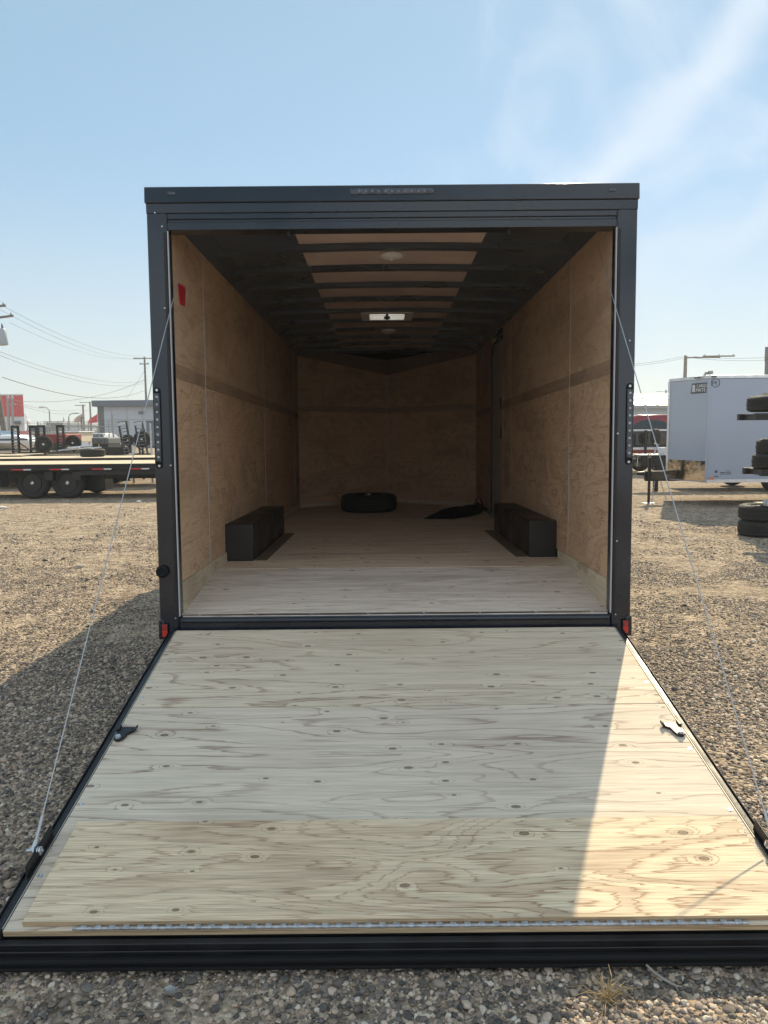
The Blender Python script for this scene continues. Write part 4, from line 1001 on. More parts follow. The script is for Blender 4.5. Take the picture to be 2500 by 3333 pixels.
# pale building with blue grey fascia
Yp = 90.0
def px3(px, py, Y_): return at(px, py, Y_)
a0, a1 = px3(308, 1440, Yp), px3(520, 1323, Yp); x_end = a1.x+14
t = thing('pale_warehouse', ((a0.x+x_end)/2, Yp+8, 0), 'pale industrial building with blue grey fascia and a dark left end', 'building')
zf0, zf1 = px3(400, 1323, Yp).z, px3(400, 1303, Yp).z
xd = px3(338, 1400, Yp).x
b = MB(); b.box(a0.x+.4, xd, Yp+.3, Yp+16, 0, zf0); b.build('end_wall', M['dgrey'], t, world=True)
b = MB(); b.box(xd+.003, x_end, Yp+.3, Yp+16, 0, zf0)
b.build('wall', M['lgrey'], t, world=True)
b = MB()
for px in (362, 413, 463, 498): x = px3(px, 1400, Yp).x; b.cut(); b.box(x-.03, x+.03, Yp+.26, Yp+.297, .1, zf0-.05)
z_ = px3(400, 1366, Yp).z; b.cut(); b.box(xd+.1, x_end, Yp+.26, Yp+.297, z_-.03, z_+.03)
b.build('panel_joint', M['steelg'], t, world=True)
b = MB(); b.box(a0.x, x_end+.5, Yp-.4, Yp+16.5, zf0+.003, zf1); b.build('fascia', M['bgrey'], t, world=True, bevel=.05)
w0, w1 = px3(453, 1413, Yp), px3(484, 1396, Yp)
b = MB(); b.box(w0.x, w1.x, Yp+.2, Yp+.296, w0.z, w1.z); wn = b.build('window', M['glass'], t, world=True)
b = MB()
for k in (.33, .66): x = w0.x+(w1.x-w0.x)*k; b.cut(); b.box(x-.03, x+.03, Yp+.15, Yp+.199, w0.z, w1.z)
b.build('frame', M['white'], wn, world=True)
l0 = px3(458, 1342, Yp); b = MB(); b.box(l0.x-.25, l0.x+.25, Yp-.1, Yp+.297, l0.z-.18, l0.z+.12); b.build('wall_lamp', M['dgrey'], t, world=True, bevel=.03)
d0, d1 = px3(478, 1440, Yp-14), px3(506, 1372, Yp-14)
t = thing('blue_bin', ((d0.x+d1.x)/2, Yp-14, 0), 'tall dark blue box standing below the far utility pole', 'box')
b = MB(); b.box(d0.x, d1.x, Yp-14, Yp-12.5, 0, d1.z); b.build('box_body', M['bgrey'], t, world=True, bevel=.04)
b = MB(); b.box(d0.x-.06, d1.x+.06, Yp-14.06, Yp-12.44, d1.z+.003, d1.z+.1); b.build('lid', M['dgrey'], t, world=True, bevel=.02)

# red and white building
Yw = 100.0
r0, r1 = px3(-260, 1283, Yw), px3(74, 1283, Yw)
t = thing('red_white_warehouse', ((r0.x+r1.x)/2, Yw+6, 0), 'corrugated building, red above and white below, behind the leaning pole at left', 'building')
zr0, zr1 = px3(40, 1356, Yw).z, px3(74, 1287, Yw).z
b = MB(); b.prism([(r0.x, Yw, 0), (r1.x, Yw, 0), (r1.x*1.2, Yw*1.18, 0), (r0.x, Yw*1.18, 0)], (0, 0, zr0)); b.build('lower_wall', M['bwhite'], t, world=True)
b = MB(); b.prism([(r0.x, Yw-.04, zr0+.003), (r1.x+.04, Yw-.04, zr0+.003), (r1.x*1.2, Yw*1.18, zr0+.003), (r0.x, Yw*1.18, zr0+.003)], (0, 0, zr1-zr0))
x = r0.x
while x < r1.x-.2: b.prism([(x, Yw-.041, zr0+.01), (x+.08, Yw-.10, zr0+.01), (x+.2, Yw-.10, zr0+.01), (x+.28, Yw-.041, zr0+.01)], (0, 0, zr1-zr0-.02)); x += .62
b.build('upper_wall', M['bred'], t, world=True, smooth=False)
b = MB(); b.prism([(r0.x, Yw-.15, zr1+.01), (r1.x+.12, Yw-.15, zr1+.01), (r1.x*1.2, Yw*1.18, zr1+.01), (r0.x, Yw*1.18, zr1+.01)], (0, 0, .15)); b.build('roof_edge', M['bwhite'], t, world=True)
b = MB()
for px in (8, 61): p = px3(px, 1378, Yw); b.cut(); b.box(p.x-.35, p.x+.3, Yw-.5, Yw-.003, p.z-.15, p.z+.3)
b.build('wall_lamp', M['dgrey'], t, world=True, bevel=.05)
for k, px in enumerate((27, 41)):
    p = px3(px, 1400, 80); q = px3(px-1, 1300, 80)
    t = thing('service_mast', (p.x, 80, 0), ['left of two thin grey masts beside the leaning pole', 'right of two thin grey masts, nearer the corner of the red building'][k], 'mast', 'grey masts before the red building')
    b = MB(); b.ring([(p.x, 80, 0), (q.x, 80, q.z)], .13, 8); b.build('shaft', M['steelg'], t, world=True)
    b = MB(); b.ring([(q.x-.25, 80, q.z-.5), (q.x+.35, 80, q.z-.5)], .05, 6); b.lathe([(.12, q.z), (.16, q.z+.2), (.05, q.z+.4), (0, q.z+.4)], (q.x, 80, 0), 'z', 8); b.build('insulator', M['trans'], t, world=True)

# utility poles
PW = {}
def upole(name, px, Y_, ztop, r, lab, arms, lean=0, tr=None, base=None):
    c = at(px, 1400, Y_); t = thing(name, (c.x, Y_, 0), lab, 'utility pole')
    m = Matrix.Translation((c.x - math.tan(lean)*EYE*0, Y_, 0)) @ Matrix.Rotation(lean, 4, 'Y')
    b = MB(m); b.ring([(0, 0, -.2), (0, 0, ztop)], [r*1.1, r*.75], 12); b.build('shaft', M['wood'], t, world=True)
    for (z, x0, x1, dy) in arms:
        b = MB(m); b.box(x0, x1, -r-.12+dy, -r-.005+dy, z-.06, z+.06); arm = b.build('crossarm', M['wood'], t, world=True)
        b = MB(m)
        for k in range(3):
            x = x0+.12+(x1-x0-.24)*k/2; b.cut(); b.lathe([(.05, z+.06), (.07, z+.12), (.04, z+.2), (0, z+.22)], (x, -r-.06+dy, 0), 'z', 8)
        b.build('insulator', M['trans'], arm, world=True)
    if tr:
        z, x = tr; b = MB(m); b.lathe([(.28, z-.5), (.30, z-.45), (.30, z+.35), (.24, z+.45), (0, z+.45)], (x, -.2, 0), 'z', 20)
        tk = b.build('transformer', M['trans'], t, world=True)
        b = MB(m)
        for dx in (-.12, .12): b.cut(); b.lathe([(.05, z+.45), (.07, z+.55), (.03, z+.75), (0, z+.76)], (x+dx, -.2, 0), 'z', 8)
        b.build('bushing', M['dgrey'], tk, world=True)
    return t, m
Yl = 47.0; ln_ = R(-6.6)
def zat(py, Y_): return at(40, py, Y_).z
t, ml_ = upole('utility_pole', 24, Yl, 10.2, .15, 'leaning wooden utility pole with grey transformer at the left edge', [(zat(1002, Yl), -1.3, 1.5, 0), (zat(1038, Yl), -1.4, 1.85, 0)], ln_, (zat(1100, Yl), .95))
Yr2 = 100.0
t, mr_ = upole('utility_pole', 480, Yr2, at(480, 1161, Yr2).z, .15, 'tall utility pole with two crossarms in front of the pale building', [(at(480, 1167, Yr2).z, -1.35, 1.3, 0), (at(480, 1185, Yr2).z, -.6, .6, 0)])
for px, py, Y_, w, lab in ((274, 1317, 150, 1.1, 'distant utility pole, left of the two beside the red flag'), (297, 1307, 165, 1.6, 'distant utility pole standing right beside the red flag')):
    upole('utility_pole', px, Y_, at(px, py, Y_).z, .22, lab, [(at(px, py+3, Y_).z, -w*1.3, .6 if px < 290 else w*1.3, 0)])
upole('utility_pole', 2224, 75, at(2224, 1157, 75).z, .2, 'utility pole with slanting crossarm above the white trailer', [(at(2224, 1165, 75).z, -.1, 3.2, 0), (at(2224, 1161, 75).z, 1.6, 4.6, 0)])
upole('utility_pole', 2164, 210, at(2164, 1269, 210).z, .25, 'small distant utility pole over the cream metal roof', [(at(2164, 1275, 210).z, -2.6, 2.6, 0)])
# wires
def wire(name, p, q, sag, lab, r=.012):
    o_ = thing(name, p, lab, 'power line'); b = MB(); n = 20
    b.ring([p.lerp(q, i/n) - Vector((0, 0, 4*sag*(i/n)*(1-i/n))) for i in range(n+1)], r, 5); b.build('strand', M['wire'], o_, world=True)
WIRES = [((5, 993), (470, 1158), .9, .011, 'upper of the thin wires falling from the leaning pole top to the far crossarm'), ((-40, 985), (493, 1166), 1.2, .011, 'thin wire just below the uppermost one from the leaning pole'),
         ((30, 1049), (462, 1161), 1.0, .009, 'third thin wire, from the lower crossarm of the leaning pole'), ((0, 1145), (480, 1238), .9, .013, 'upper wire of the middle pair between the two poles'),
         ((0, 1157), (480, 1245), 1.0, .013, 'lower wire of the middle pair between the two poles'), ((8, 1228), (480, 1266), 1.2, .024, 'thick sagging cable between leaning pole and far pole')]
for (a_, b_, sg, r, lab) in WIRES: wire('power_line', at(*a_, Yl), at(*b_, Yr2), sg, lab, r)
wire('power_line', at(50, 1305, 80), at(470, 1236, Yr2), 1.0, 'cable rising from the masts of the red building to the far pole', .022)
wire('guy_wire', at(478, 1193, Yr2), at(410, 1300, Yr2-1), .1, 'guy wire slanting down left from the far pole', .014)
wire('power_line', at(42, 1312, 80), at(297, 1328, 165), 1.2, 'faint wire low above the tree line, left', .02)
wire('power_line', at(80, 1318, 100), at(274, 1330, 150), .6, 'lowest faint wire above the tree line', .02)
wire('power_line', at(1900, 1183, 80), at(2224, 1160, 75), .4, 'upper wire reaching the right pole from the black trailer', .012)
wire('power_line', at(1900, 1188, 80), at(2224, 1166, 75), .4, 'lower wire reaching the right pole from the black trailer', .012)
wire('power_line', at(2255, 1160, 75), at(2600, 1152, 80), .3, 'upper wire running right from the right pole', .014)
wire('power_line', at(2262, 1166, 75), at(2600, 1162, 80), .3, 'lower wire running right from the right pole', .014)
# street lamps
def lamp(px, py_top, px_head, Y_, lab, hw=.7):
    c = at(px, 1400, Y_); t = thing('street_lamp', (c.x, Y_, 0), lab, 'street lamp'); top = at(px, py_top+14, Y_); hd = at(px_head, py_top, Y_)
    b = MB(); pts = [(c.x, Y_, 0), (c.x, Y_, top.z)] + [(c.x+(hd.x-c.x)*(1-math.cos(a)), Y_, top.z+(hd.z-top.z)*math.sin(a)) for a in [math.pi/2*k/6 for k in range(1, 7)]]
    b.ring(pts, [.12, .10]+[.07]*6, 8); b.build('pole', M['steelg'], t, world=True)
    b = MB(); s = 1 if hd.x > c.x else -1; b.box(*sorted((hd.x, hd.x+s*hw)), Y_-.15, Y_+.15, hd.z-.10, hd.z+.08); b.build('lamp_head', M['steelg'], t, world=True, bevel=.03)
lamp(164, 1325, 142, 120, 'street lamp with arm curving left, above the tree line')
lamp(226, 1345, 242, 120, 'street lamp with arm curving right, above the tree line')
lamp(2287, 1212, 2304, 40, 'small street lamp curving right just above the white trailer roof', .22)
t = thing('square_arm_lamp', (at(267, 1400, 90).x, 90, 0), 'square armed grey lamp post left of the distant poles', 'lamp post'); x = at(267, 1400, 90).x; z = at(267, 1358, 90).z; x2 = at(275, 1358, 90).x
b = MB(); b.ring([(x, 90, 0), (x, 90, z)], .07, 6); b.build('post', M['dgrey'], t, world=True); b = MB(); b.box(x+.08, x2, 89.95, 90.05, z-.08, z+.02); b.build('arm', M['dgrey'], t, world=True)
# flags
for px, py, m, lab in ((303, 1364, M['bred'], 'red flag on a pole left of the pale building'), (256, 1361, mat('faded_flag', (.42, .36, .33), .8), 'faded pale flag above the trees')):
    p = at(px, py, 110); t = thing('flag', (p.x+.6, 110, 0), lab, 'flag')
    b = MB(); b.ring([(p.x+.7, 110, 0), (p.x+.7, 110, p.z+1)], .05, 6); b.build('flag_pole', M['steelg'], t, world=True)
    b = MB(); n = 6
    for i in range(n):
        k0, k1 = i/n, (i+1)/n; f = lambda k: (p.x+.62-1.3*k, 110+.12*math.sin(k*7), p.z+.75-.9*k)
        A_, B_ = f(k0), f(k1); h0, h1 = 1.2*(1-.6*k0), 1.2*(1-.6*k1)
        b.hexa([(A_[0], A_[1], A_[2]-h0), (B_[0], B_[1], B_[2]-h1), (B_[0], B_[1]+.02, B_[2]-h1), (A_[0], A_[1]+.02, A_[2]-h0), A_, B_, (B_[0], B_[1]+.02, B_[2]), (A_[0], A_[1]+.02, A_[2])])
    b.build('cloth', m, t, world=True)
# low distant buildings
for px0, px1, pt_, Y_, m, lab in ((150, 205, 1377, 200, M['dgrey'], 'low dark distant building left of the tall spruce'), (214, 262, 1383, 180, M['lgrey'], 'low pale distant building right of the tall spruce'), (262, 306, 1386, 190, M['dgrey'], 'low dark distant shed below the red flag')):
    t, a_, b_ = block('distant_building', px0, px1, pt_, 1402, Y_, 10, m, lab, 'building')
    b = MB(); b.box(a_.x-.4, b_.x+.4, Y_-.4, Y_+10.4, b_.z+.003, b_.z+.5); b.build('roof', M['bwhite'], t, world=True)
# trees along the horizon
def conifer(b, bt, c, h, w, seed):
    rr = random.Random(seed); n = int(9+h)
    bt.ring([(c.x, c.y, 0), (c.x, c.y, h*.95)], [h*.03, h*.006], 6)
    for i in range(n):
        k = i/n; z = h*(.12+.86*k); r = w*(1-k)**.85*rr.uniform(.8, 1.15)+.05
        for j in range(11):
            a = 2*math.pi*(j+rr.random())/11; rj = r*rr.uniform(.6, 1.15)
            tip = Vector((c.x+rj*math.cos(a), c.y+rj*math.sin(a), z-rj*.28)); s = rj*.30+.03
            up = Vector((c.x, c.y, z+h*.05)); pr = Vector((-math.sin(a), math.cos(a), 0))*s
            mid = up.lerp(tip, .6)
            b.add([up, mid+pr-Vector((0, 0, s*.3)), tip, mid-pr-Vector((0, 0, s*.3)), mid-Vector((0, 0, s*.9))], [(0, 1, 2), (0, 2, 3), (0, 4, 1), (0, 3, 4), (1, 4, 2), (4, 3, 2)])
def broad(b, bt, c, h, w, seed):
    rr = random.Random(seed); bt.ring([(c.x, c.y, 0), (c.x+.1, c.y, h*.6)], [h*.035, h*.015], 6)
    cl = [(rr.gauss(0, w*.33), rr.gauss(0, w*.3), h*rr.uniform(.42, .86), w*rr.uniform(.22, .4)) for _ in range(9)]
    for (x, y, z, r) in cl:
        for _ in range(46):
            v = Vector((rr.gauss(0, 1), rr.gauss(0, 1), rr.gauss(0, 1))).normalized()*r*rr.uniform(.5, 1.1)
            p = Vector((c.x+x, c.y+y, z))+v; s = .12+w*.05*rr.random()
            q = [p+Vector((rr.gauss(0, s), rr.gauss(0, s), rr.gauss(0, s))) for _ in range(3)]; b.add(q, [(0, 1, 2)])
SP = [(125, 1372), (131, 1369), (137, 1375), (143, 1368), (149, 1373), (155, 1376), (161, 1374), (175, 1371), (181, 1373), (187, 1375), (191, 1371), (197, 1377), (215, 1370), (232, 1374), (238, 1375), (270, 1372), (281, 1370), (288, 1374)]
words = ['short', 'slim', 'ragged', 'narrow', 'pointed', 'stubby']
names_left = ['first', 'second', 'third', 'fourth', 'fifth', 'sixth', 'seventh', 'eighth', 'ninth', 'tenth', 'eleventh', 'twelfth', 'thirteenth', 'fourteenth', 'fifteenth', 'sixteenth', 'seventeenth', 'eighteenth']
for i, (px, py) in enumerate(SP):
    Y_ = 330+rnd.uniform(-30, 30); p = at(px, py, Y_); t = thing('spruce_tree', (p.x, Y_, 0), f'{words[i % 6]} distant spruce, {names_left[i]} from the left on the horizon', 'tree', 'distant spruces on the horizon')
    b, bt = MB(), MB(); conifer(b, bt, Vector((p.x, Y_, 0)), p.z, .9+.25*rnd.random(), i); b.build('crown', M['needle'], t, world=True, smooth=False); bt.build('trunk', M['bark'], t, world=True)
p = at(207, 1356, 240); t = thing('tall_spruce_tree', (p.x, 240, 0), 'tallest dark spruce standing out of the tree line', 'tree')
b, bt = MB(), MB(); conifer(b, bt, Vector((p.x, 240, 0)), p.z, 1.5, 99); b.build('crown', M['needle'], t, world=True, smooth=False); bt.build('trunk', M['bark'], t, world=True)
for i, (px, py, w, lab) in enumerate(((246, 1368, 3.0, 'leafy tree behind the faded flag'), (255, 1371, 2.6, 'leafy tree just right of the faded flag'), (222, 1374, 2.4, 'leafy tree right of the tallest spruce'), (264, 1376, 2.2, 'low leafy tree left of the distant poles'), (292, 1377, 2.4, 'low leafy tree under the red flag'))):
    Y_ = 280+5*i; p = at(px, py, Y_); t = thing('leafy_tree', (p.x, Y_, 0), lab, 'tree', 'leafy trees on the horizon')
    b, bt = MB(), MB(); broad(b, bt, Vector((p.x, Y_, 0)), p.z, w, i); b.build('crown', M['leaf'], t, world=True, smooth=False); bt.build('trunk', M['bark'], t, world=True)
# far dark wood filling the horizon gap
b = MB(); rr = random.Random(5)
for i in range(900):
    x = rr.uniform(-190, -20); y = 400+rr.uniform(-12, 12); h = rr.uniform(2.5, 4.3)+1.2*noise.noise(Vector((x*.05, 0, 0))); w = rr.uniform(.8, 1.6)
    b.add([(x-w, y, 0), (x+w, y, 0), (x, y+w, 0), (x+rr.uniform(-.3, .3), y, h)], [(0, 1, 3), (1, 2, 3), (2, 0, 3)])
tag(b.build('distant_wood', M['needle'], smooth=False), 'thin dark line of far off woodland on the horizon', 'wood', kind='stuff')
# steam
b = MB(); rr = random.Random(2)
for (px, py, r_) in ((97, 1382, .3), (95, 1379, .5), (92, 1375, .8), (88, 1371, 1.0), (85, 1367, .8), (81, 1367, 1.1), (77, 1362, 1.2), (80, 1355, .9), (85, 1358, .7), (76, 1352, .9), (83, 1349, .6)):
    c = at(px, py, 260); vs = []
    bm = bmesh.new(); bmesh.ops.create_icosphere(bm, subdivisions=3, radius=r_)
    for v in bm.verts: v.co *= 1+.35*noise.noise(v.co*1.3+Vector((px, 0, 0)))
    b.add([c+v.co for v in bm.verts], [[v.index for v in f.verts] for f in bm.faces]); bm.free()
tag(b.build('steam_plume', M['steam']), 'small white steam plume rising beside the red building', 'steam', kind='stuff')

# ================================================================== the yard on the right
Yt = 15.0
k0 = at(2296, 1571, Yt); k1 = at(2296, 1222, Yt)
z0, z1 = k0.z, k1.z; xk = k0.x; xn, yn = xk-.36, Yt+1.07; xe = xk+6.2; wd = 2.14
t = thing('white_cargo_trailer', (xk+2.5, Yt+1.07, 0), 'white enclosed cargo trailer with pointed nose and polished stone guard, parked side on at right', 'cargo trailer')
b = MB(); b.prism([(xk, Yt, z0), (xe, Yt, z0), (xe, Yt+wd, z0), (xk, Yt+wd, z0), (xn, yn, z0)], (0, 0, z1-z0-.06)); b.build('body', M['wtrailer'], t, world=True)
b = MB(); e = .012
b.prism([(xk-.004, Yt-e, z1-.058), (xe+e, Yt-e, z1-.058), (xe+e, Yt+wd+e, z1-.058), (xk-.004, Yt+wd+e, z1-.058), (xn-e, yn, z1-.058)], (0, 0, .062)); b.build('roof_trim', M['alu'], t, world=True, bevel=.006)
b = MB(); b.box(xk+.003, xe, Yt-.010, Yt-.002, z0, z0+.06); b.build('bottom_rail', M['alu'], t, world=True)
def on_v(k, z, off=0): return (xk+(xn-xk)*k-off*.94, Yt+(yn-Yt)*k-off*.34, z)
b = MB(); b.hexa([on_v(.0, z0+.02, .006), on_v(.97, z0+.02, .006), on_v(.97, z0+.02, 0), on_v(0, z0+.02, 0), on_v(.0, z0+.42, .006), on_v(.97, z0+.42, .006), on_v(.97, z0+.42, 0), on_v(0, z0+.42, 0)])
b.build('stone_guard', M['dplate'], t, world=True)
b = MB(); b.ring([(xn, yn, z0), (xn, yn, z1-.06)], .03, 10); b.build('nose_post', M['alu'], t, world=True)
b = MB(); b.box(xk-.012, xk+.022, Yt-.012, Yt+.02, z0, z1-.06); b.build('corner_trim', M['wtrailer'], t, world=True, bevel=.005)
b = MB()
for x in np.arange(xk+.22, xe, .6):
    for z in np.arange(z0+.15, z1-.15, .19):
        if x > xk+1.3: continue
        b.cut(); b.lathe([(.008, 0), (.006, -.004), (0, -.005)], (x, Yt-.001, z), 'y', 8)
b.build('rivet', M['bwhite'], t, world=True)
mk0 = at(2314, 1557, Yt); b = MB(); b.box(mk0.x-.045, mk0.x+.045, Yt-.03, Yt-.0105, mk0.z-.018, mk0.z+.018); b.build('marker_light', M['amber'], t, world=True, bevel=.006)
for px in (2286, 2323): mk0 = at(px, 1226, Yt); b = MB(); b.box(mk0.x-.05, mk0.x+.05, Yt-.03 + (.25 if px < 2290 else 0), Yt-.0125+(.3 if px < 2290 else 0), mk0.z-.018, mk0.z+.012); b.build('roof_marker', M['lens'], t, world=True, bevel=.006)
# logos: dark slanted badge with two lines, and a hexagon badge
ink = mat('dark_grey_print', (.07, .075, .085), .5)
def vm(k, z, off): return Vector(on_v(k, z, off))
vdir = (vm(0, 0, 0)-vm(1, 0, 0)).normalized(); vn = Vector((0, 0, 1)).cross(vdir)*-1
VM = Matrix((( vdir.x, 0, vdir.y, 0), (vdir.y, 0, -vdir.x, 0), (0, 1, 0, 0), (0, 0, 0, 1)))
pa = vm(.42, z1-.30, .004)
MV = Matrix.Translation(pa) @ VM
b = MB(MV); b.prism([(-.02, -.03, 0), (.41, -.03, 0), (.44, .17, 0), (.01, .17, 0)], (0, 0, .002)); bd = b.build('badge', ink, t, world=True)
TL = Matrix.Translation(-t.location)
for txt, sz, x, y in (('CARGO', .085, .145, .085), ('MATE', .10, .13, .0)): plate_text(txt, sz, TL @ MV @ Matrix.Translation((x, y, .0035)) @ Matrix.Diagonal((1.05, 1, 1, 1)), M['carw'], 'lettering', bd, .001)
b = MB(MV)
for k in range(3): b.cut(); b.prism([(.02+.035*k, .0, .0025), (.04+.035*k, .0, .0025), (.04+.035*k-.012*(k-1), .14, .0025), (.02+.035*k-.012*(k-1), .14, .0025)], (0, 0, .001))
b.build('badge_mark', M['carw'], bd, world=True)
hc = at(2329, 1246, Yt); hexp = [(.085, .0), (.060, .085), (0, .105), (-.060, .085), (-.085, 0), (-.060, -.085), (0, -.105), (.060, -.085)]
hexp = [(math.copysign(.083, math.cos(R(30+60*i)))*(.0 if abs(math.cos(R(30+60*i))) < .1 else 1), .095*math.sin(R(30+60*i))*(1 if abs(math.cos(R(30+60*i))) > .1 else 1)) for i in range(6)]
b = MB()
for i in range(6):
    (xa, za), (xb, zb_) = hexp[i], hexp[(i+1) % 6]; k = .85
    b.hexa([(hc.x+xa, Yt-.004, hc.z+za), (hc.x+xb, Yt-.004, hc.z+zb_), (hc.x+xb, Yt-.002, hc.z+zb_), (hc.x+xa, Yt-.002, hc.z+za), (hc.x+xa*k, Yt-.004, hc.z+za*k), (hc.x+xb*k, Yt-.004, hc.z+zb_*k), (hc.x+xb*k, Yt-.002, hc.z+zb_*k), (hc.x+xa*k, Yt-.002, hc.z+za*k)])
hx = b.build('hexagon_badge', ink, t, world=True)
plate_text('FR', .105, TL @ Matrix.Translation((hc.x-.068, Yt-.004, hc.z-.037)) @ FRONT @ Matrix.Diagonal((.95, 1, 1, 1)), ink, 'lettering', hx, .001)
b = MB()
for (px, py, w, h) in ((2331, 1535, .05, .05), (2352, 1538, .10, .018), (2352, 1543, .10, .012), (2370, 1533, .09, .010), (2371, 1539, .10, .014), (2371, 1543, .10, .012), (2326, 1552, .03, .02), (2331, 1549, .02, .03), (2337, 1552, .03, .02)):
    p = at(px, py, Yt); b.cut(); b.box(p.x-w/2, p.x+w/2, Yt-.003, Yt-.0015, p.z-h/2, p.z+h/2)
b.build('decal', ink, t, world=True)
# its tongue, jack and chains
zc = at(2090, 1541, yn).z
b = MB(); xt = at(2082, 1540, yn).x
b.box(xt+.12, xn+.35, yn-.05, yn+.05, zc-.16, zc+.05)
b.prism([(xt+.30, yn-.06, zc-.16), (xt+.05, yn-.03, zc-.03), (xt+.05, yn-.03, zc+.03), (xt+.30, yn-.06, zc+.05)], (0, .10, 0))
b.ring([(xt-.06, yn, zc), (xt+.1, yn, zc)], [.035, .045], 12)
tg = b.build('tongue', M['blackm'], t, world=True, bevel=.006)
b = MB(); p = at(2150, 1563, yn); b.box(xn-.5, xn+.4, yn-.058, yn-.0505, zc-.13, zc+.035); b.build('tongue_plate', M['cark'], tg, world=True)
plate_text('807453', .085, TL @ Matrix.Translation((xt+.52, yn-.060, zc-.08)) @ FRONT @ Matrix.Shear('XZ', 4, (.25, 0)), M['steelg'], 'chalk_number', tg, .0005)
xj = at(2109, 1500, yn).x; zj = at(2109, 1488, yn).z
b = MB(); b.ring([(xj, yn-.11, .0), (xj, yn-.11, zc-.1)], .028, 10); b.ring([(xj, yn-.11, zc-.1), (xj, yn-.11, zj)], .038, 10); jk = b.build('jack', M['blackm'], t, world=True)
b = MB(); b.box(xj-.11, xj+.11, yn-.2, yn-.02, .004, .02); b.build('jack_foot', M['galv'], jk, world=True); b = MB(); b.ring([(xj-.04, yn-.11, zj+.003), (xj-.04, yn-.11, zj+.06), (xj+.01, yn-.11, zj+.07), (xj+.01, yn-.11, zj+.01)], .012, 6); b.build('jack_handle', M['zinc'], jk, world=True)
def chain(parent, pts, r=.012):
    b = MB(); 
    d = Vector(pts[1])-Vector(pts[0]); n = max(3, int(d.length/.035))
    for i in range(n):
        c_ = Vector(pts[0])+d*(i+.5)/n; u = d.normalized(); w = Vector((1, 0, 0)) if i % 2 else Vector((0, 1, 0))
        loop = [c_+u*.026*math.cos(a)+w*.012*math.sin(a) for a in [2*math.pi*k/8 for k in range(9)]]
        b.ring(loop, .0045, 5)
    return b.build('safety_chain', M['zinc'], parent, world=True)
chain(t, [(xt+.30, yn-.06, zc-.15), (xt+.24, yn-.1, .02)]); chain(t, [(xt+.42, yn-.06, zc-.15), (xt+.55, yn-.12, .04)])
for x in (xk+3.2, xk+4.1):
    wheel(t, 'wheel', (x-t.location.x, -1.07+.08, .34), .34, .2, 'y', -1, lugs=6); wheel(t, 'wheel', (x-t.location.x, 1.07-.08, .34), .34, .2, 'y', 1, lugs=6)
# black tongue of another trailer behind it
Ys = 19.0; q0, q1 = at(2085, 1519, Ys), at(2177, 1482, Ys)
t = thing('black_utility_trailer', (q1.x+1.5, Ys, 0), 'black utility trailer whose deep tongue beam pokes out behind the white trailer nose', 'utility trailer')
b = MB(); b.box(q0.x, q1.x+.6, Ys, Ys+.5, q0.z, q1.z); b.build('tongue_box', M['blackm'], t, world=True, bevel=.01)
b = MB(); b.box(q0.x-.02, q1.x+.6, Ys-.02, Ys+.5, q1.z+.003, q1.z+.02); b.build('tongue_lid', M['alu'], t, world=True)
b = MB(); b.ring([(q0.x+.02, Ys+.2, q1.z-.12), (q0.x-.3, Ys+.2, q1.z-.12)], [.06, .04], 10); b.build('coupler', M['blackm'], t, world=True)
p = at(2143, 1519, Ys); b = MB(); b.box(p.x-.06, p.x+.05, Ys+.1, Ys+.2, .0, p.z-.003); b.build('leg', M['blackm'], t, world=True, bevel=.01)
b = MB(); b.box(q1.x+.603, q1.x+4.5, Ys-.3, Ys+1.6, .55, .7); b.build('bed', M['blackm'], t, world=True, bevel=.01)
for x in (2.4,): wheel(t, 'wheel', (q1.x+x-t.location.x, -.5, .33), .33, .2, 'y', -1, lugs=5); wheel(t, 'wheel', (q1.x+x-t.location.x, 1.8, .33), .33, .2, 'y', 1, lugs=5)
bb = at(2157, 1470, Ys); b = MB(); b.box(bb.x-.02, bb.x+.14, Ys+.1, Ys+.3, q1.z+.022, q1.z+.19); b.build('winch_housing', M['bwhite'], t, world=True, bevel=.02)
b = MB(); b.ring([(bb.x-.15, Ys+.2, q1.z+.022), (bb.x-.04, Ys+.2, q1.z+.26), (bb.x-.14, Ys+.2, q1.z+.30)], .02, 8); b.build('winch_arm', M['galv'], t, world=True)
chain(t, [(xj-.1+.85, Ys-.03, q1.z-.02), (xj-.1+.83, Ys-.04, q0.z+.0)])
# red tilt trailer with a dark car on it, further back
Yc = 26.0; c0 = at(2062, 1455, Yc); c1 = at(2178, 1349, Yc)
t = thing('red_tilt_trailer', (c0.x+1.2, Yc+.9, 0), 'low red framed trailer carrying the dark red car', 'trailer')
zt_ = at(2100, 1462, Yc).z
b = MB(); b.box(c0.x-2, c0.x+4, Yc-.05, Yc+1.9, zt_-.13, zt_-.02); b.build('frame', M['carr'], t, world=True, bevel=.02)
b = MB(); b.box(c0.x-2.9, c0.x-2.003, Yc+.85, Yc+.97, zt_-.12, zt_-.03); b.build('tongue', M['carr'], t, world=True)
for x in (-.3, .6): wheel(t, 'wheel', (x, -1.05, .33), .33, .2, 'y', -1, lugs=5); wheel(t, 'wheel', (x, 1.1, .33), .33, .2, 'y', 1, lugs=5)
xa = at(2133, 1440, Yc-.6).x; 
b = MB(); b.box(xa-.35, xa-.28, Yc-.62, Yc-.54, .4, at(2110, 1400, Yc-.6).z); b.build('winch_post', M['blackm'], t, world=True)
b = MB(); tyre_mb(b, (xa-t.location.x-.0, -1.5, at(2133, 1422, Yc-.6).z), .27, .2, 'x'); b.build('spare_tyre', M['rubber'], t)
t = thing('dark_red_car', (c0.x+1.2, Yc+.9, zt_), 'dark car with red roof edge and pale beltline, partly hidden behind the white trailer nose', 'car')
zz = lambda py: at(2120, py, Yc).z
xx = lambda px: at(px, 1400, Yc).x
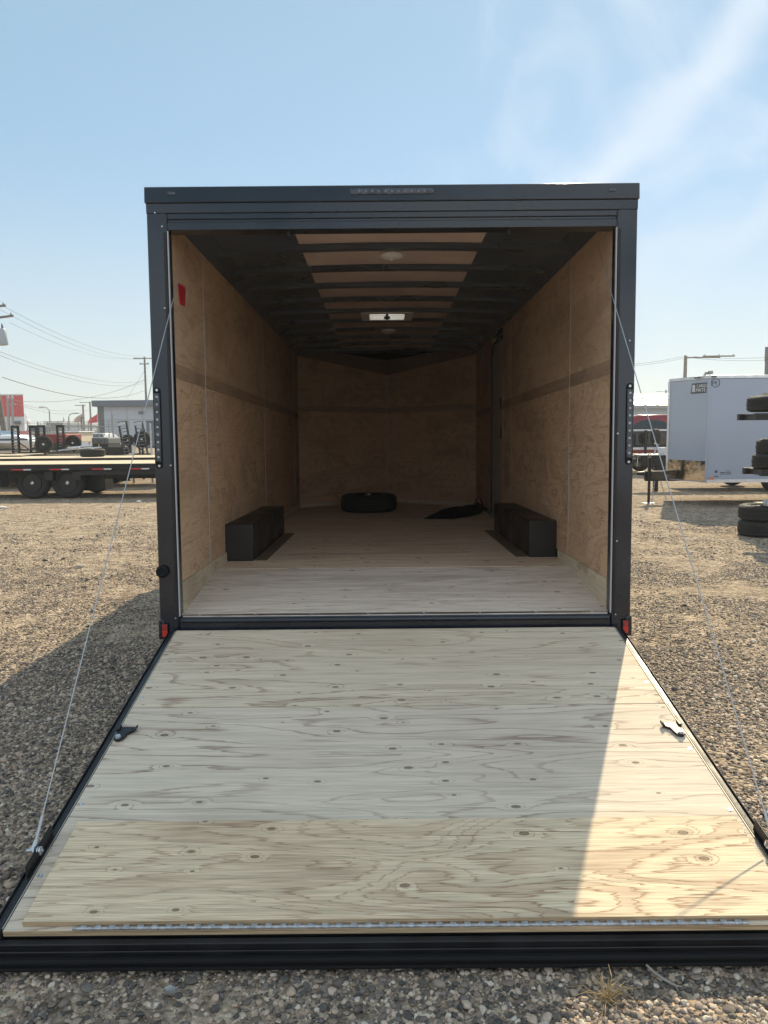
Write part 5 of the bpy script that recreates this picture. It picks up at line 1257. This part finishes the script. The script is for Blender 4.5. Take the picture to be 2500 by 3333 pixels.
b = MB(); b.prism([(xx(1985), Yc, zz(1455)), (xx(2330), Yc, zz(1455)), (xx(2330), Yc, zz(1404)), (xx(1985), Yc, zz(1404))], (0, 1.8, 0)); b.build('lower_body', M['cark'], t, world=True, bevel=.06)
b = MB(); b.box(xx(1980), xx(2335), Yc-.02, Yc+1.82, zz(1403.5), zz(1397.5)); b.build('beltline', M['carw'], t, world=True, bevel=.01)
b = MB(); b.prism([(xx(2025), Yc+.02, zz(1397)), (xx(2260), Yc+.02, zz(1397)), (xx(2225), Yc+.18, zz(1350)), (xx(2085), Yc+.18, zz(1349)), (xx(2064), Yc+.16, zz(1355))], (0, 1.5, 0)); b.build('roof', M['carr'], t, world=True, bevel=.04)
b = MB(); b.prism([(xx(2056), Yc-.005, zz(1395)), (xx(2176), Yc-.005, zz(1395)), (xx(2176), Yc+.06, zz(1380)), (xx(2160), Yc+.11, zz(1370)), (xx(2140), Yc+.12, zz(1366.5)), (xx(2095), Yc+.12, zz(1366.5)), (xx(2070), Yc+.08, zz(1378))], (0, .1, 0)); b.build('side_window', M['glass'], t, world=True, bevel=.01)
b = MB()
for px in (2010, 2250): b.cut(); b.lathe([(.30, -.06), (.30, .12), (.12, .14), (0, .14)][::-1], (xx(px), Yc-.02, zt_+.29), 'y', 24)
b.build('wheel', M['rubber'], t, world=True)
# cream roofed building far right behind
Ym = 60.0; m0, m1 = at(1990, 1320, Ym), at(2300, 1280, Ym+7)
t = thing('cream_roof_warehouse', ((m0.x+m1.x)/2+4, Ym+5, 0), 'building with pale cream ribbed metal roof and blue grey wall at right', 'building')
ze, zr = at(2120, 1320, Ym).z, at(2120, 1281, Ym+7).z; xw0, xw1 = m0.x, m1.x+12
b = MB(); b.box(xw0, xw1, Ym+.3, Ym+13.7, 0, ze-.2); b.build('wall', M['lgrey'], t, world=True)
b = MB(); b.prism([(xw0-.3, Ym, ze), (xw0-.3, Ym+7, zr), (xw0-.3, Ym+14, ze), (xw0-.3, Ym+14, ze-.12), (xw0-.3, Ym+7, zr-.12), (xw0-.3, Ym, ze-.12)], (xw1-xw0+.6, 0, 0)); rf_ = b.build('roof', M['roofm'], t, world=True, smooth=False)
b = MB()
x = xw0
while x < xw1: b.hexa([(x, Ym, ze+.002), (x+.07, Ym, ze+.002), (x+.07, Ym+7, zr+.002), (x, Ym+7, zr+.002), (x+.01, Ym, ze+.06), (x+.06, Ym, ze+.06), (x+.06, Ym+7, zr+.06), (x+.01, Ym+7, zr+.06)]); x += .9
b.build('roof_ribs', M['roofm'], rf_, world=True, smooth=False)
b = MB(); b.box(xw0-.35, xw1+.35, Ym-.14, Ym-.004, ze-.22, ze+.02); b.build('gutter', M['steelg'], rf_, world=True)
# dark tower at the right edge
g0 = at(2488, 1222, 70); g1 = at(2488, 1129, 70)
t = thing('dark_grey_tower', (g0.x+2, 72, 0), 'dark grey tower rising behind the white trailer at the right edge', 'tower')
b = MB(); b.prism([(g0.x, 70, 0), (g0.x+4, 70, 0), (g0.x+5.2, 74, 0), (g0.x*1.06, 74, 0)], (0, 0, g1.z-1.0)); b.build('shaft', M['dgrey'], t, world=True, bevel=.05)
b = MB(); b.prism([(g0.x-.12, 69.85, g1.z-.997), (g0.x+4.15, 69.85, g1.z-.997), (g0.x+5.3, 74.1, g1.z-.997), (g0.x*1.06-.1, 74.1, g1.z-.997)], (0, 0, .99)); b.build('cap', M['dgrey'], t, world=True, bevel=.05)

# stack of folded small trailers at the right edge
Yk = 11.1
cx = at(2409, 1690, Yk).x
def folded(zb, dx, lab, ntyre, frame=True, dz=.23, tilt=0):
    t = thing('folded_trailer', (cx+dx+.33, Yk, zb), lab, 'folded trailer', 'folded trailers stacked at the right edge')
    z = 0
    if frame:
        b = MB(); b.box(-.36, 1.7, -.30, -.22, -.095, -.003); b.box(-.36, 1.7, .22, .30, -.095, -.003); b.box(-.30, -.22, -.219, .219, -.09, -.01); b.build('frame', M['blackm'], t, bevel=.004)
        b = MB(); b.box(-.12, .16, -.31, -.302, -.13, -.02); b.build('bracket', M['rubber2'], t)
        b = MB(); b.box(-.06, .14, -.335, -.331, -.19, -.145); b.build('number_plate', M['bwhite'], t, bevel=.004)
        z = .002
    for i in range(ntyre):
        b = MB(); tyre_mb(b, (.05*i if frame else 0, 0, z+dz/2+i*dz), .335, .225, 'z'); ty = b.build('tyre', M['rubber'], t)
        b = MB(); rim_mb(b, (.05*i if frame else 0, 0, z+dz/2+i*dz), .335, .225, 'z', 1, 5); b.build('rim', [M['rim'], M['zinc']], ty)
    z += ntyre*dz
    b = MB(); b.box(-.10, 1.2, -.06, .10, z+.0, z+.025); b.build('tongue_strap', M['plank'], t)
    b = MB(); b.box(-.06, .9, -.34, -.25, z-.0, z+.08); b.lathe([(.001, z+.095), (.045, z+.09), (.06, z+.05), (.055, z+.001), (0, z+.001)], (-.09, -.295, 0), 'z', 16); b.box(.0, .3, -.335, -.255, z+.081, z+.125)
    b.build('coupler', M['galv'], t, bevel=.008)
    b = MB(); b.ring([(.16, -.35, z+.03), (.12, -.36, z-.04), (.15, -.37, z-.09), (.22, -.355, z-.02)], .006, 6); b.build('cable_loop', M['rubber2'], t)
    return t
folded(.0, 0, 'lowest folded trailer, two tyres lying on the gravel at the right edge', 2, False)
folded(.98, .17, 'middle folded trailer of the stack, two tyres on a black rail', 2, True, .205)
folded(1.77, .06, 'topmost folded trailer of the stack, one tilted tyre on a black rail', 1, True, .26)
b = MB(); t = thing('stacking_post', (cx+1.9, Yk, 0), 'black steel post carrying the stacked folded trailers', 'post')
b.box(-.05, .05, -.35, -.25, 0, 2.2); b.cut(); b.box(-.05, .05, .25, .35, 0, 2.2); b.build('upright', M['blackm'], t); b = MB(); b.box(-.05, .05, -.249, .249, 0, .08); b.build('foot', M['blackm'], t)

# ================================================================== small things on the gravel
g0 = atg(1975, 3262); t = thing('dry_grass_tuft', (g0.x, g0.y, 0), 'dry straw coloured grass tuft in the gravel below the ramp', 'grass')
b = MB(); rr = random.Random(11)
tips = [(2052, 3158), (2090, 3212), (1890, 3190), (1925, 3170), (1960, 3165), (2000, 3200), (1905, 3230), (2040, 3240), (1985, 3180), (1940, 3215)]
for i in range(46):
    if i < len(tips): q = atg(*tips[i], .03+.05*rr.random())
    else: q = Vector((g0.x+rr.gauss(0, .05), g0.y+rr.gauss(0, .035), rr.uniform(.01, .06)))
    base = Vector((g0.x+rr.gauss(0, .012), g0.y+rr.gauss(0, .01), 0)); mid = base.lerp(q, .5)+Vector((rr.gauss(0, .006), rr.gauss(0, .006), .012+.015*rr.random()))
    b.ring([base, mid, q], [.0014, .0011, .0005], 4)
b.build('blades', M['straw'], t, world=True)
t = thing('bare_twig', atg(2150, 3175), 'pale forked twig lying against the black ramp lip', 'twig')
b = MB(); P_ = [atg(2103, 3140, .03), atg(2130, 3165, .018), atg(2165, 3190, .014), atg(2200, 3208, .012)]; b.ring(P_, [.003, .0035, .004, .0035], 6); b.ring([P_[3], atg(2222, 3212, .012)], [.003, .001], 5); b.ring([P_[3], atg(2208, 3225, .012)], [.003, .001], 5); b.build('stem', mat('pale_twig', (.30, .27, .23), .8), t, world=True)
for (px, py, sx, sy, lab, m) in ((452, 1635, .075, .03, 'white scrap of paper on the dirt left of the black trailer', 'paper'), (259, 1847, .05, .03, 'small grey scrap on the sunlit gravel at left', 'steelg'), (8, 1655, .16, .04, 'pale scrap lying at the left edge near the flatbed', 'paper'), (555, 3243, .022, .006, 'grey leaf lying in the gravel in front of the ramp', 'steelg')):
    p = atg(px, py); b = MB(); rr = random.Random(px); n = 9
    ps = [(sx*math.cos(2*math.pi*i/n)*rr.uniform(.6, 1.1), sy*math.sin(2*math.pi*i/n)*rr.uniform(.6, 1.1), .012+sx*.1*rr.random()) for i in range(n)]
    b.add([Vector(q) for q in ps]+[Vector((q[0], q[1], 0)) for q in ps]+[(0, 0, .02+sx*.15)], [(i, (i+1) % n, 2*n) for i in range(n)]+[(n+i, n+(i+1) % n, (i+1) % n, i) for i in range(n)]+[tuple(range(n, 2*n))[::-1]])
    o_ = b.build('litter' if m == 'paper' else 'scrap', M[m]); o_.location = (p.x, p.y, gz(p.x, p.y)+.012 if py < 3000 else .012); tag(o_, lab, 'litter')

# ------------------------------------------------------------------ smoky air
hz = MB(); hz.box(-420, 420, -12, 470, -1.2, 26)
hm = bpy.data.materials.new('haze'); hm.use_nodes = True; ht = hm.node_tree; ht.nodes.remove(ht.nodes['Principled BSDF'])
pv = nn(ht, 'ShaderNodeVolumePrincipled'); pv.inputs['Color'].default_value = (.86, .88, .90, 1); pv.inputs['Density'].default_value = .0011; pv.inputs['Anisotropy'].default_value = .35
ht.links.new(pv.outputs[0], ht.nodes['Material Output'].inputs['Volume'])
ho = hz.build('haze', hm); tag(ho, kind='stuff', label='thin pale smoky haze over the whole yard', cat='haze')
